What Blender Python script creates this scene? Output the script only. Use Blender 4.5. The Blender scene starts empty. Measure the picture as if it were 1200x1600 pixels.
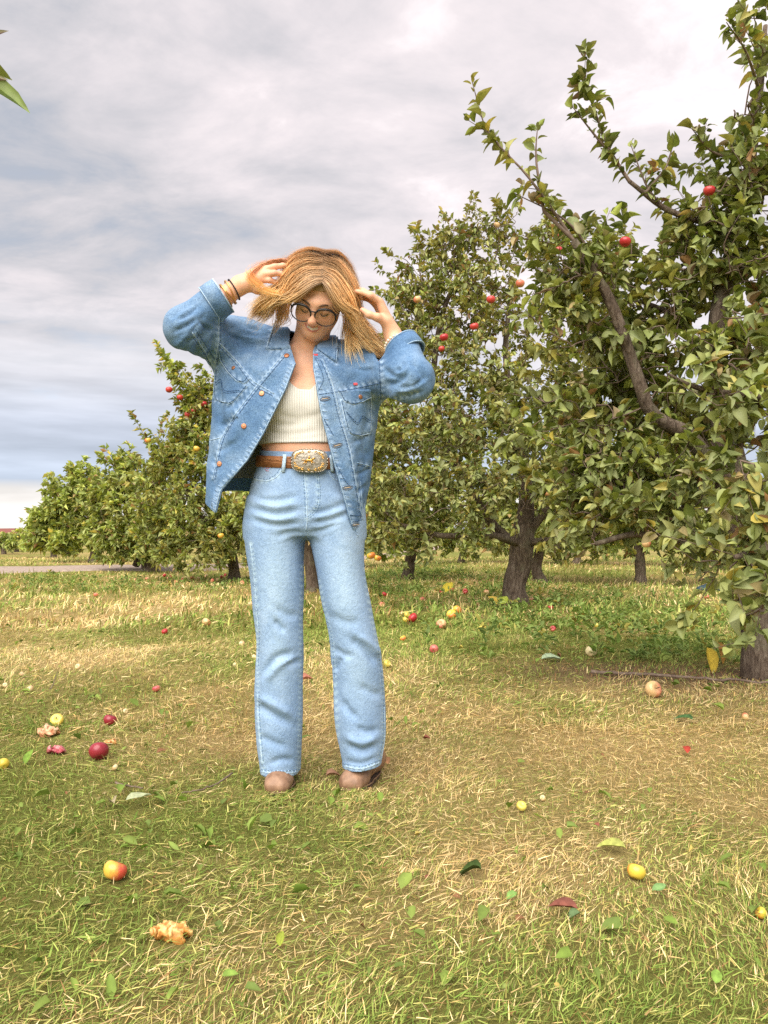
import bpy, bmesh, math, random
import numpy as np
from mathutils import Vector, Matrix
from mathutils.bvhtree import BVHTree

random.seed(7)
rng = np.random.default_rng(11)
SC = bpy.context.scene
COL = SC.collection

# ------------------------------------------------------------------ camera
CAM_H = 0.80
cam_data = bpy.data.cameras.new('camera')
cam_data.sensor_fit = 'VERTICAL'
cam_data.sensor_height = 24.0
cam_data.lens = 18.0
cam_data.shift_y = 30.0 / 1600.0
cam_data.clip_start = 0.05
cam_data.clip_end = 9000.0
cam = bpy.data.objects.new('camera', cam_data)
cam.location = (0, 0, CAM_H)
cam.rotation_euler = (math.radians(90), 0, 0)
COL.objects.link(cam)
SC.camera = cam

# ------------------------------------------------------------------ sky, sun, exposure
SUN_EL, SUN_AZ = math.radians(50), math.radians(200)      # behind the camera, a little to its left
w = bpy.data.worlds.new('World')
SC.world = w
w.use_nodes = True
nt = w.node_tree
nt.nodes.clear()


def N(t, loc=None, **kw):
    n = nt.nodes.new(t)
    for k, v in kw.items():
        setattr(n, k, v)
    return n


def L(a, b):
    nt.links.new(a, b)


def world_math(op, a, b=None):
    n = N('ShaderNodeMath', operation=op)
    for i, v in enumerate((a, b)):
        if v is None:
            continue
        if isinstance(v, (int, float)):
            n.inputs[i].default_value = v
        else:
            L(v, n.inputs[i])
    return n.outputs[0]


out = N('ShaderNodeOutputWorld')
bg = N('ShaderNodeBackground')
bg.inputs['Strength'].default_value = 0.05
sky = N('ShaderNodeTexSky', sky_type='NISHITA', sun_disc=False)
sky.sun_elevation = SUN_EL
sky.sun_rotation = SUN_AZ
sky.altitude = 200
tc = N('ShaderNodeTexCoord')
sep = N('ShaderNodeSeparateXYZ')
L(tc.outputs['Generated'], sep.inputs[0])
zc = world_math('ADD', world_math('MAXIMUM', sep.outputs['Z'], 0.0), 0.16)
cx = world_math('DIVIDE', sep.outputs['X'], zc)
cy = world_math('DIVIDE', sep.outputs['Y'], zc)
comb = N('ShaderNodeCombineXYZ')
L(cx, comb.inputs[0])
L(cy, comb.inputs[1])
mp = N('ShaderNodeMapping')                       # a flat cloud deck seen in perspective
mp.inputs['Rotation'].default_value = (0, 0, math.radians(38))
mp.inputs['Scale'].default_value = (0.9, 1.35, 1.0)
mp.inputs['Location'].default_value = (3.1, 0.4, 0)
L(comb.outputs[0], mp.inputs[0])
n1 = N('ShaderNodeTexNoise')
n1.inputs['Scale'].default_value = 0.85
n1.inputs['Detail'].default_value = 7
n1.inputs['Roughness'].default_value = 0.56
n1.inputs['Distortion'].default_value = 0.35
L(mp.outputs[0], n1.inputs['Vector'])
n2 = N('ShaderNodeTexNoise')
n2.inputs['Scale'].default_value = 3.1
n2.inputs['Detail'].default_value = 8
n2.inputs['Roughness'].default_value = 0.62
n2.inputs['Distortion'].default_value = 0.35
L(mp.outputs[0], n2.inputs['Vector'])
mixn = world_math('ADD', world_math('MULTIPLY', n1.outputs['Fac'], 0.64), world_math('MULTIPLY', n2.outputs['Fac'], 0.36))
cr = N('ShaderNodeValToRGB')
els = cr.color_ramp.elements
els[0].position, els[0].color = 0.36, (2.45, 2.52, 2.72, 1)
els[1].position, els[1].color = 0.64, (6.3, 5.8, 5.8, 1)
e = els.new(0.45); e.color = (3.35, 3.22, 3.36, 1)
e = els.new(0.54); e.color = (4.4, 4.04, 4.12, 1)
L(mixn, cr.inputs[0])
cover = N('ShaderNodeMapRange')                    # thin gaps in the deck let the blue sky through
cover.inputs['From Min'].default_value = 0.28
cover.inputs['From Max'].default_value = 0.42
cover.inputs['To Min'].default_value = 0.72
cover.inputs['To Max'].default_value = 0.97
L(mixn, cover.inputs['Value'])
# the deck thins out towards the horizon: blue grey streaks, then a pale clear strip, all the way round
hz = N('ShaderNodeValToRGB')
h_ = hz.color_ramp.elements
h_[0].position, h_[0].color = 0.0, (4.7, 4.45, 4.2, 1)
h_[1].position, h_[1].color = 0.42, (4.5, 4.25, 4.3, 1)
for p_, c_ in ((.045, (4.5, 4.3, 4.15, 1)), (.062, (2.45, 2.8, 3.4, 1)), (.13, (2.8, 3.0, 3.5, 1)), (.20, (3.4, 3.42, 3.65, 1))):
    e = h_.new(p_); e.color = c_
mph = N('ShaderNodeMapping')
mph.inputs['Scale'].default_value = (2.0, 2.0, 15)
L(tc.outputs['Generated'], mph.inputs[0])
nh = N('ShaderNodeTexNoise')
nh.inputs['Scale'].default_value = 2.2
nh.inputs['Detail'].default_value = 9
L(mph.outputs[0], nh.inputs['Vector'])
zj = world_math('ADD', sep.outputs['Z'], world_math('MULTIPLY', world_math('SUBTRACT', nh.outputs['Fac'], .5), .035))
L(zj, hz.inputs[0])
streak = N('ShaderNodeMapRange')
streak.inputs['From Min'].default_value = .35
streak.inputs['From Max'].default_value = .68
streak.inputs['To Min'].default_value = .9
streak.inputs['To Max'].default_value = 1.3
L(nh.outputs['Fac'], streak.inputs['Value'])
hzs = N('ShaderNodeVectorMath', operation='SCALE')
L(hz.outputs[0], hzs.inputs[0])
L(streak.outputs[0], hzs.inputs['Scale'])
hmix = N('ShaderNodeMapRange')
hmix.inputs['From Min'].default_value = .14
hmix.inputs['From Max'].default_value = .30
hmix.interpolation_type = 'SMOOTHSTEP'
L(sep.outputs['Z'], hmix.inputs['Value'])
deck = N('ShaderNodeMix', data_type='RGBA')
L(hmix.outputs[0], deck.inputs['Factor'])
L(hzs.outputs[0], deck.inputs[6])
L(cr.outputs[0], deck.inputs[7])
mx = N('ShaderNodeMix', data_type='RGBA')
L(cover.outputs[0], mx.inputs['Factor'])
L(sky.outputs[0], mx.inputs[6])
L(deck.outputs[2], mx.inputs[7])
L(mx.outputs[2], bg.inputs['Color'])
L(bg.outputs[0], out.inputs[0])

sun_data = bpy.data.lights.new('sun', 'SUN')
sun_data.energy = 1.5
sun_data.angle = math.radians(70)
sun_data.color = (1.0, 0.95, 0.875)
sun = bpy.data.objects.new('sun', sun_data)
d = Vector((math.sin(SUN_AZ) * math.cos(SUN_EL), math.cos(SUN_AZ) * math.cos(SUN_EL), math.sin(SUN_EL)))
sun.rotation_euler = d.to_track_quat('Z', 'Y').to_euler()
sun.location = (0, -4, 8)
COL.objects.link(sun)

vs = SC.view_settings
SC.display_settings.display_device = 'sRGB'
vs.view_transform = 'Standard'
vs.look = 'None'
vs.exposure = 2.12
vs.gamma = 1.0
SC.render.engine = 'CYCLES'
SC.cycles.use_denoising = False
SC.cycles.max_bounces = 6
SC.cycles.diffuse_bounces = 3
SC.cycles.transparent_max_bounces = 8
SC.render.film_transparent = False
# ------------------------------------------------------------------ helpers


def P(px, py, d):
    """a point of the place, seen at photo pixel (px, py) and d metres away along the view"""
    return np.array(((px - 600) / 1200 * d, d, CAM_H - (py - 830) / 1200 * d))


def topx(V):
    V = np.asarray(V)
    return np.stack((600 + 1200 * V[:, 0] / V[:, 1], 830 - 1200 * (V[:, 2] - CAM_H) / V[:, 1]), 1)


_WK = rng.normal(size=(9, 2)) * np.array([[0.35], [0.5], [0.7], [1.1], [1.6], [2.3], [3.4], [6.0], [9.0]])
_WP = rng.uniform(0, 6.28, 9)
_WA = np.array([.02, .016, .012, .010, .007, .006, .005, .004, .003])


def gz(x, y):
    """height of the gently uneven ground"""
    x = np.asarray(x, float); y = np.asarray(y, float)
    z = 0
    for k, p, a in zip(_WK, _WP, _WA):
        z = z + a * np.sin(k[0] * x + k[1] * y + p)
    flat = np.clip((np.hypot(x + .2, y - 2.4) - .5) / .6, 0, 1)
    return z * flat


def ground_at(px, py):
    """where the ground is seen at a photo pixel"""
    dd = CAM_H * 1200 / (py - 830)
    for _ in range(6):
        x = (px - 600) / 1200 * dd
        dd = (CAM_H - float(gz(x, dd))) * 1200 / (py - 830)
    x = (px - 600) / 1200 * dd
    return np.array((x, dd, float(gz(x, dd))))


def mesh_data(name, V, F, smooth=True, cols=None, mats=(), fmat=None):
    """numpy verts + (list of faces or int array) -> mesh"""
    me = bpy.data.meshes.new(name)
    V = np.asarray(V, np.float32)
    if isinstance(F, np.ndarray):
        n, k = F.shape
        me.vertices.add(len(V)); me.vertices.foreach_set('co', V.ravel())
        me.loops.add(n * k); me.loops.foreach_set('vertex_index', F.astype(np.int32).ravel())
        me.polygons.add(n)
        me.polygons.foreach_set('loop_start', np.arange(0, n * k, k, dtype=np.int32))
        me.polygons.foreach_set('loop_total', np.full(n, k, np.int32))
        me.update(calc_edges=True)
        me.validate()
    else:
        me.from_pydata([tuple(map(float, v)) for v in V], [], [tuple(map(int, f)) for f in F])
    for m in mats:
        me.materials.append(m)
    if fmat is not None:
        me.polygons.foreach_set('material_index', np.asarray(fmat, np.int32))
    if smooth:
        me.polygons.foreach_set('use_smooth', np.ones(len(me.polygons), bool))
    if cols is not None:
        a = me.attributes.new('Col', 'FLOAT_COLOR', 'POINT')
        c = np.ones((len(V), 4), np.float32); c[:, :3] = cols
        a.data.foreach_set('color', c.ravel())
    me.update()
    return me


def link(name, me, parent=None, loc=None):
    o = bpy.data.objects.new(name, me)
    COL.objects.link(o)
    if loc is not None:
        o.location = tuple(map(float, loc))
    if parent is not None:
        o.parent = parent
        if loc is None:
            o.matrix_parent_inverse = base_matrix(parent).inverted()
    return o


def base_matrix(o):
    m = Matrix.Translation(o.location) @ o.rotation_euler.to_matrix().to_4x4()
    if o.parent is not None:
        m = base_matrix(o.parent) @ o.matrix_parent_inverse @ m
    return m


def obj(name, V, F, mat, parent=None, smooth=True, cols=None):
    """one mesh object from world coordinates"""
    mats = mat if isinstance(mat, (list, tuple)) else (mat,)
    return link(name, mesh_data(name, V, F, smooth, cols, mats), parent)


def tag(o, label=None, cat=None, group=None, kind=None):
    for k, v in (('label', label), ('category', cat), ('group', group), ('kind', kind)):
        if v:
            o[k] = v
    return o


def thing(name, label, cat, loc=(0, 0, 0), group=None):
    o = bpy.data.objects.new(name, None)
    o.empty_display_size = 0.1
    COL.objects.link(o)
    o.location = tuple(map(float, loc))
    return tag(o, label, cat, group)


class MB:
    """collects several shapes into one mesh"""

    def __init__(s):
        s.V = []; s.F = []; s.C = []; s.n = 0

    def add(s, V, F, col=None):
        V = np.asarray(V, float)
        s.V.append(V)
        for f in F:
            s.F.append(tuple(int(i) + s.n for i in f))
        if col is not None:
            s.C.append(np.tile(np.asarray(col, float), (len(V), 1)))
        s.n += len(V)

    def tube(s, pts, r, n=6, cap=True, col=None, flat=1.0):
        V, F = tube(pts, r, n, cap, flat)
        s.add(V, F, col)

    def build(s, name, mat, parent=None, smooth=True):
        V = np.concatenate(s.V)
        return obj(name, V, s.F, mat, parent, smooth, np.concatenate(s.C) if s.C else None)


def tube(pts, r, n=6, cap=True, flat=1.0):
    pts = np.asarray(pts, float)
    m = len(pts)
    r = np.full(m, r, float) if np.isscalar(r) else np.asarray(r, float)
    t = np.gradient(pts, axis=0)
    t /= np.linalg.norm(t, axis=1, keepdims=True) + 1e-12
    a = np.array((0, 0, 1.0)) if abs(t[0, 2]) < .9 else np.array((1.0, 0, 0))
    V = []
    for i in range(m):
        b = np.cross(t[i], a); b /= np.linalg.norm(b) + 1e-12
        a = np.cross(b, t[i])
        for k in range(n):
            th = 2 * math.pi * k / n
            V.append(pts[i] + r[i] * (math.cos(th) * b + flat * math.sin(th) * a))
    F = []
    for i in range(m - 1):
        for k in range(n):
            k2 = (k + 1) % n
            F.append((i * n + k, i * n + k2, (i + 1) * n + k2, (i + 1) * n + k))
    if cap:
        F.append(tuple(range(n - 1, -1, -1)))
        F.append(tuple((m - 1) * n + k for k in range(n)))
    return np.array(V), F


def catmull(pts, n):
    """smooth curve through control points, n samples"""
    pts = np.asarray(pts, float)
    m = len(pts)
    if m == 2:
        t = np.linspace(0, 1, n)[:, None]
        return pts[0] * (1 - t) + pts[1] * t
    ext = np.vstack((2 * pts[0] - pts[1], pts, 2 * pts[-1] - pts[-2]))
    u = np.linspace(0, m - 1 - 1e-9, n)
    i = u.astype(int); t = (u - i)[:, None]
    p0, p1, p2, p3 = ext[i], ext[i + 1], ext[i + 2], ext[i + 3]
    return .5 * (2 * p1 + (p2 - p0) * t + (2 * p0 - 5 * p1 + 4 * p2 - p3) * t ** 2 + (3 * p1 - p0 - 3 * p2 + p3) * t ** 3)


def spl(z, zs, v):
    """smooth 1-d interpolation of v(zs) at z"""
    zs = np.asarray(zs, float); v = np.asarray(v, float)
    o = np.argsort(zs); zs = zs[o]; v = v[o]
    m = np.gradient(v, zs)
    z = np.clip(z, zs[0], zs[-1])
    i = np.clip(np.searchsorted(zs, z) - 1, 0, len(zs) - 2)
    h = zs[i + 1] - zs[i]; t = (z - zs[i]) / h
    return ((2 * t ** 3 - 3 * t ** 2 + 1) * v[i] + (t ** 3 - 2 * t ** 2 + t) * h * m[i]
            + (-2 * t ** 3 + 3 * t ** 2) * v[i + 1] + (t ** 3 - t ** 2) * h * m[i + 1])


# ---- signed distance modelling: shapes blended on a grid, then meshed (surface nets)
class Field:
    FAR = 0.2

    def __init__(s, lo, hi, h):
        s.lo = np.array(lo, float); s.h = h
        s.n = np.ceil((np.array(hi) - s.lo) / h).astype(int) + 1
        s.ax = [s.lo[i] + h * np.arange(s.n[i]) for i in range(3)]
        s.f = np.full(tuple(s.n), s.FAR, np.float32)

    def win(s, lo, hi, pad):
        i0 = np.clip(((np.asarray(lo) - pad - s.lo) / s.h).astype(int), 0, s.n - 1)
        i1 = np.clip(((np.asarray(hi) + pad - s.lo) / s.h).astype(int) + 2, 1, s.n)
        sl = tuple(slice(a, b) for a, b in zip(i0, i1))
        X = s.ax[0][sl[0]][:, None, None].astype(np.float32)
        Y = s.ax[1][sl[1]][None, :, None].astype(np.float32)
        Z = s.ax[2][sl[2]][None, None, :].astype(np.float32)
        return sl, X, Y, Z

    def put(s, sl, d, k, sub=False):
        a = s.f[sl]
        if sub:
            d = -d
            if k > 0:
                hh = np.maximum(k - np.abs(a - d), 0) / k
                s.f[sl] = np.maximum(a, d) + hh * hh * k * .25
            else:
                s.f[sl] = np.maximum(a, d)
        else:
            if k > 0:
                hh = np.maximum(k - np.abs(a - d), 0) / k
                s.f[sl] = np.minimum(a, d) - hh * hh * k * .25
            else:
                s.f[sl] = np.minimum(a, d)

    def cone(s, a, b, ra, rb, k=.02, sub=False):
        a = np.asarray(a, float); b = np.asarray(b, float)
        R = max(ra, rb)
        sl, X, Y, Z = s.win(np.minimum(a, b) - R, np.maximum(a, b) + R, k + .02)
        ab = b - a
        t = ((X - a[0]) * ab[0] + (Y - a[1]) * ab[1] + (Z - a[2]) * ab[2]) / (ab @ ab + 1e-12)
        t = np.clip(t, 0, 1)
        d = np.sqrt((X - a[0] - t * ab[0]) ** 2 + (Y - a[1] - t * ab[1]) ** 2 + (Z - a[2] - t * ab[2]) ** 2) - (ra + (rb - ra) * t)
        s.put(sl, d, k, sub)

    def chain(s, pts, rs, k=.006, sub=False):
        for i in range(len(pts) - 1):
            s.cone(pts[i], pts[i + 1], rs[i], rs[i + 1], k, sub)

    def ell(s, c, r, k=.02, M=None, sub=False):
        c = np.asarray(c, float); r = np.asarray(r, float)
        R = r.max() if M is not None else r
        sl, X, Y, Z = s.win(c - R, c + R, k + .02)
        x, y, z = X - c[0], Y - c[1], Z - c[2]
        if M is not None:          # rows of M: local axes in world
            M = np.asarray(M)
            x, y, z = (M[i][0] * x + M[i][1] * y + M[i][2] * z for i in range(3))
        k0 = np.sqrt((x / r[0]) ** 2 + (y / r[1]) ** 2 + (z / r[2]) ** 2)
        k1 = np.sqrt((x / r[0] ** 2) ** 2 + (y / r[1] ** 2) ** 2 + (z / r[2] ** 2) ** 2) + 1e-9
        s.put(sl, k0 * (k0 - 1) / k1, k, sub)

    def loft(s, nodes, k=.02, grow=0., e=2.0, sub=False):
        """stack of upright ellipse-like sections; nodes: (py, pl, pr, depth, ry) seen in photo pixels"""
        zs = np.array([P(0, n[0], n[3])[2] for n in nodes])
        cx = np.array([P((n[1] + n[2]) / 2, n[0], n[3])[0] for n in nodes])
        rx = np.array([(n[2] - n[1]) / 2400 * n[3] for n in nodes]) + grow
        cy = np.array([n[3] for n in nodes], float)
        ry = np.array([n[4] for n in nodes], float) + grow
        R = np.array((rx.max(), ry.max(), 0))
        lo = np.array((cx.min(), cy.min(), zs.min())) - R
        hi = np.array((cx.max(), cy.max(), zs.max())) + R
        sl, X, Y, Z = s.win(lo, hi, k + .02)
        z = np.clip(Z, zs.min(), zs.max())
        CX, CY, RX, RY = (spl(z, zs, v) for v in (cx, cy, rx, ry))
        q = (np.abs((X - CX) / RX) ** e + np.abs((Y - CY) / RY) ** e) ** (1 / e)
        d = (q - 1) * np.minimum(RX, RY)
        d = np.maximum(d, np.maximum(Z - zs.max(), zs.min() - Z))
        s.put(sl, d, k, sub)

    def mesh(s):
        f = s.f
        ins = f < 0
        c = np.zeros(tuple(s.n - 1), np.uint8)
        off = [(i, j, k) for i in (0, 1) for j in (0, 1) for k in (0, 1)]
        S = lambda A, o: A[o[0]:A.shape[0] - 1 + o[0], o[1]:A.shape[1] - 1 + o[1], o[2]:A.shape[2] - 1 + o[2]]
        for o in off:
            c += S(ins, o)
        cell = np.argwhere((c > 0) & (c < 8))
        val = np.stack([f[cell[:, 0] + o[0], cell[:, 1] + o[1], cell[:, 2] + o[2]] for o in off], 1)
        acc = np.zeros((len(cell), 3)); cnt = np.zeros(len(cell))
        for a in range(8):
            for b in range(a + 1, 8):
                oa, ob = np.array(off[a]), np.array(off[b])
                if np.abs(oa - ob).sum() != 1:
                    continue
                m = (val[:, a] < 0) != (val[:, b] < 0)
                t = val[m, a] / (val[m, a] - val[m, b])
                acc[m] += oa + t[:, None] * (ob - oa)
                cnt[m] += 1
        V = s.lo + s.h * (cell + acc / cnt[:, None])
        idx = np.full(tuple(s.n - 1), -1, np.int32)
        idx[cell[:, 0], cell[:, 1], cell[:, 2]] = np.arange(len(cell))
        quads = []
        for ax in range(3):
            o1, o2 = [(1, 2), (2, 0), (0, 1)][ax]
            sa = [slice(1, -1)] * 3; sb = [slice(1, -1)] * 3
            sa[ax] = slice(0, -1); sb[ax] = slice(1, None)
            A, B = ins[tuple(sa)], ins[tuple(sb)]
            for fl, m in ((0, A & ~B), (1, ~A & B)):
                e = np.argwhere(m)
                if not len(e):
                    continue
                st = np.ones(3, int); st[ax] = 0
                e = e + st
                u1 = np.zeros(3, int); u1[o1] = 1
                u2 = np.zeros(3, int); u2[o2] = 1
                q = [e - u1 - u2, e - u2, e, e - u1]
                q = np.stack([idx[p[:, 0], p[:, 1], p[:, 2]] for p in q], 1)
                quads.append(q[:, ::-1] if fl else q)
        Q = np.concatenate(quads)
        return V, Q[(Q >= 0).all(1)]


def tris(Q):
    return np.concatenate((Q[:, [0, 1, 2]], Q[:, [0, 2, 3]]))


def vnormals(V, T):
    n = np.cross(V[T[:, 1]] - V[T[:, 0]], V[T[:, 2]] - V[T[:, 0]])
    out = np.zeros_like(V)
    for i in range(T.shape[1]):
        np.add.at(out, T[:, i], n)
    return out / (np.linalg.norm(out, axis=1, keepdims=True) + 1e-12)


def relax(V, Q, it=2, lam=.5):
    """light smoothing of a meshed field"""
    E = np.concatenate([Q[:, [i, (i + 1) % Q.shape[1]]] for i in range(Q.shape[1])])
    E = np.concatenate((E, E[:, ::-1]))
    deg = np.bincount(E[:, 0], minlength=len(V))[:, None] + 1e-9
    for i in range(it):
        acc = np.stack([np.bincount(E[:, 0], V[E[:, 1], k], minlength=len(V)) for k in range(3)], 1)
        V = V + (lam if i % 2 == 0 else -lam * .95) * (acc / deg - V)
    return V


def clip(V, T, g):
    """keep the part of a triangle mesh where g > 0, with a clean cut edge"""
    V = list(map(tuple, V)); s = g[T] > 0; n = s.sum(1)
    out = [T[n == 3]]; cache = {}; new = []

    def cut(i, j):
        key = (min(i, j), max(i, j))
        if key not in cache:
            t = g[i] / (g[i] - g[j])
            a, b = V[i], V[j]
            cache[key] = len(V)
            V.append(tuple(a[q] + t * (b[q] - a[q]) for q in range(3)))
        return cache[key]
    for tri, ss in zip(T[(n == 1) | (n == 2)], s[(n == 1) | (n == 2)]):
        tri = [int(q) for q in tri]
        while not (ss[0] and not ss[2]):
            tri = tri[1:] + tri[:1]; ss = np.roll(ss, -1)
        a, b, c = tri
        if ss[1]:
            p, q = cut(b, c), cut(a, c)
            new += [(a, b, p), (a, p, q)]
        else:
            new.append((a, cut(a, b), cut(a, c)))
    F = np.concatenate(out + ([np.array(new)] if new else []))
    V = np.array(V)
    used = np.unique(F)
    mp_ = np.full(len(V), -1); mp_[used] = np.arange(len(used))
    return V[used], mp_[F]


def poly_sd(q, poly):
    """signed distance of points q to polygon, positive inside"""
    poly = np.asarray(poly, float)
    d = np.full(len(q), 1e9); ins = np.zeros(len(q), bool)
    for a, b in zip(poly, np.roll(poly, -1, 0)):
        ab = b - a
        t = np.clip(((q - a) @ ab) / (ab @ ab), 0, 1)
        d = np.minimum(d, np.linalg.norm(q - a - t[:, None] * ab, axis=1))
        c = ((a[1] > q[:, 1]) != (b[1] > q[:, 1]))
        with np.errstate(divide='ignore', invalid='ignore'):
            ins ^= c & (q[:, 0] < (b[0] - a[0]) * (q[:, 1] - a[1]) / (b[1] - a[1]) + a[0])
    return np.where(ins, d, -d)


def line_d(q, pts):
    pts = np.asarray(pts, float)
    d = np.full(len(q), 1e9); pos = np.zeros(len(q))
    for i, (a, b) in enumerate(zip(pts[:-1], pts[1:])):
        ab = b - a
        t = np.clip(((q - a) @ ab) / (ab @ ab), 0, 1)
        dd = np.linalg.norm(q - a - t[:, None] * ab, axis=1)
        m = dd < d
        d[m] = dd[m]; pos[m] = (i + t[m]) / (len(pts) - 1)
    return d, pos


def crease(V, Nn, pts, w, amp):
    """press (amp < 0) or raise a fold along a line seen on the front of a surface"""
    q = topx(V)
    d, t = line_d(q, catmull(np.array(pts, float), 14))
    a = np.exp(-(d / w) ** 2) * np.clip(np.sin(np.clip(t, .04, .96) * math.pi) * 1.6, 0, 1) * (Nn[:, 1] < .1)
    return V + Nn * (amp * a)[:, None]


# ------------------------------------------------------------------ materials
def mat(name):
    m = bpy.data.materials.new(name)
    m.use_nodes = True
    t = m.node_tree
    t.nodes.clear()
    o = t.nodes.new('ShaderNodeOutputMaterial')
    b = t.nodes.new('ShaderNodeBsdfPrincipled')
    t.links.new(b.outputs[0], o.inputs[0])
    return m, t, b


def nd(t, ty, ins=None, **kw):
    n = t.nodes.new(ty)
    for k, v in kw.items():
        setattr(n, k, v)
    for k, v in (ins or {}).items():
        if hasattr(v, 'is_output') or isinstance(v, bpy.types.NodeSocket):
            t.links.new(v, n.inputs[k])
        else:
            n.inputs[k].default_value = v
    return n


def ramp(t, fac, stops):
    r = t.nodes.new('ShaderNodeValToRGB')
    e = r.color_ramp.elements
    while len(e) < len(stops):
        e.new(.5)
    for q, (p, c) in zip(e, stops):
        q.position = p
        q.color = (*c, 1) if len(c) == 3 else c
    t.links.new(fac, r.inputs[0])
    return r.outputs[0]


def noise_n(t, scale, detail=4, rough=.55, vec=None, dist=0.):
    n = nd(t, 'ShaderNodeTexNoise', {'Scale': scale, 'Detail': detail, 'Roughness': rough, 'Distortion': dist})
    if vec is not None:
        t.links.new(vec, n.inputs['Vector'])
    return n.outputs['Fac']


def mixc(t, fac, a, b, mode='MIX'):
    n = t.nodes.new('ShaderNodeMix')
    n.data_type = 'RGBA'
    n.blend_type = mode
    for i, v in ((0, fac), (6, a), (7, b)):
        if isinstance(v, bpy.types.NodeSocket):
            t.links.new(v, n.inputs[i])
        elif i == 0:
            n.inputs[0].default_value = v
        else:
            n.inputs[i].default_value = (*v, 1)
    return n.outputs[2]


def bump(t, b, h, strength, dist):
    n = nd(t, 'ShaderNodeBump', {'Height': h, 'Strength': strength, 'Distance': dist})
    t.links.new(n.outputs[0], b.inputs['Normal'])


def simple_mat(name, c1, c2, scale, rough=.6, metal=0., bumps=0., spec=.5, detail=4, coat=0.):
    m, t, b = mat(name)
    co = nd(t, 'ShaderNodeTexCoord').outputs['Object']
    f = noise_n(t, scale, detail, .6, co)
    t.links.new(ramp(t, f, [(.3, c1), (.7, c2)]), b.inputs['Base Color'])
    b.inputs['Roughness'].default_value = rough
    b.inputs['Metallic'].default_value = metal
    b.inputs['Specular IOR Level'].default_value = spec
    b.inputs['Coat Weight'].default_value = coat
    if bumps:
        bump(t, b, f, bumps, .004)
    return m


def denim(name, dark, mid, light, speck=.8):
    m, t, b = mat(name)
    co = nd(t, 'ShaderNodeTexCoord').outputs['Object']
    big = noise_n(t, 6.5, 4, .6, co, .6)
    fine = noise_n(t, 310, 3, .7, co)
    mp2 = nd(t, 'ShaderNodeMapping', {'Scale': (1.0, 1.0, .16)}); t.links.new(co, mp2.inputs[0])
    slub = noise_n(t, 420, 2, .6, mp2.outputs[0])
    c = ramp(t, big, [(.28, dark), (.5, mid), (.72, light)])
    sp = ramp(t, fine, [(.30, (.45, .52, .60)), (.5, (1, 1, 1)), (.70, (1.5, 1.42, 1.3))])
    c = mixc(t, speck, c, sp, 'MULTIPLY')
    s2 = ramp(t, slub, [(.3, (.8, .82, .86)), (.7, (1.18, 1.16, 1.12))])
    c = mixc(t, .75, c, s2, 'MULTIPLY')
    wa = nd(t, 'ShaderNodeAttribute', attribute_name='Col')         # faded and dark pucker along the seams
    sw = nd(t, 'ShaderNodeSeparateColor', {'Color': wa.outputs['Color']})
    wn = nd(t, 'ShaderNodeMath', {0: sw.outputs[0], 1: noise_n(t, 120, 3, .6, co)}, operation='MULTIPLY')
    wn = nd(t, 'ShaderNodeMath', {0: wn.outputs[0], 1: 2.0}, operation='MULTIPLY', use_clamp=True)
    c = mixc(t, wn.outputs[0], c, tuple(min(.8, q * 1.35 + .10) for q in light))
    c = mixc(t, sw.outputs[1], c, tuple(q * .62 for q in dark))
    t.links.new(c, b.inputs['Base Color'])
    b.inputs['Roughness'].default_value = .88
    b.inputs['Specular IOR Level'].default_value = .2
    b.inputs['Sheen Weight'].default_value = .03
    h = nd(t, 'ShaderNodeMath', {0: slub, 1: fine}, operation='ADD')
    wr = noise_n(t, 48, 6, .68, co, 1.2)
    h2 = nd(t, 'ShaderNodeMath', {0: wr, 1: 5.0}, operation='MULTIPLY')
    h3 = nd(t, 'ShaderNodeMath', {0: h.outputs[0], 1: h2.outputs[0]}, operation='ADD')
    bump(t, b, h3.outputs[0], .55, .0014)
    return m


def attr_mat(name, rough=.6, spec=.4, sub=0., transl=0., back=None, backmix=.5, noise_s=0., noise_a=.21):
    """colour from the per-vertex Col attribute (the thing's own colours)"""
    m, t, b = mat(name)
    a = nd(t, 'ShaderNodeAttribute', attribute_name='Col')
    c = a.outputs['Color']
    if noise_s:
        co = nd(t, 'ShaderNodeTexCoord').outputs['Object']
        f = noise_n(t, noise_s, 3, .6, co)
        c = mixc(t, 1., c, ramp(t, f, [(.3, (1 - noise_a,) * 3), (.7, (1 + noise_a,) * 3)]), 'MULTIPLY')
    if back is not None:
        g = nd(t, 'ShaderNodeNewGeometry')
        f = nd(t, 'ShaderNodeMath', {0: g.outputs['Backfacing'], 1: backmix}, operation='MULTIPLY')
        c = mixc(t, f.outputs[0], c, back)
    t.links.new(c, b.inputs['Base Color'])
    b.inputs['Roughness'].default_value = rough
    b.inputs['Specular IOR Level'].default_value = spec
    if sub:
        b.inputs['Subsurface Weight'].default_value = sub
        b.inputs['Subsurface Radius'].default_value = (.012, .005, .003)
        b.inputs['Subsurface Scale'].default_value = 1.0
    if transl:
        o = t.nodes['Material Output']
        tr = nd(t, 'ShaderNodeBsdfTranslucent', {'Color': c})
        mx_ = nd(t, 'ShaderNodeMixShader', {0: transl, 1: b.outputs[0], 2: tr.outputs[0]})
        t.links.new(mx_.outputs[0], o.inputs[0])
    return m
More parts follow.
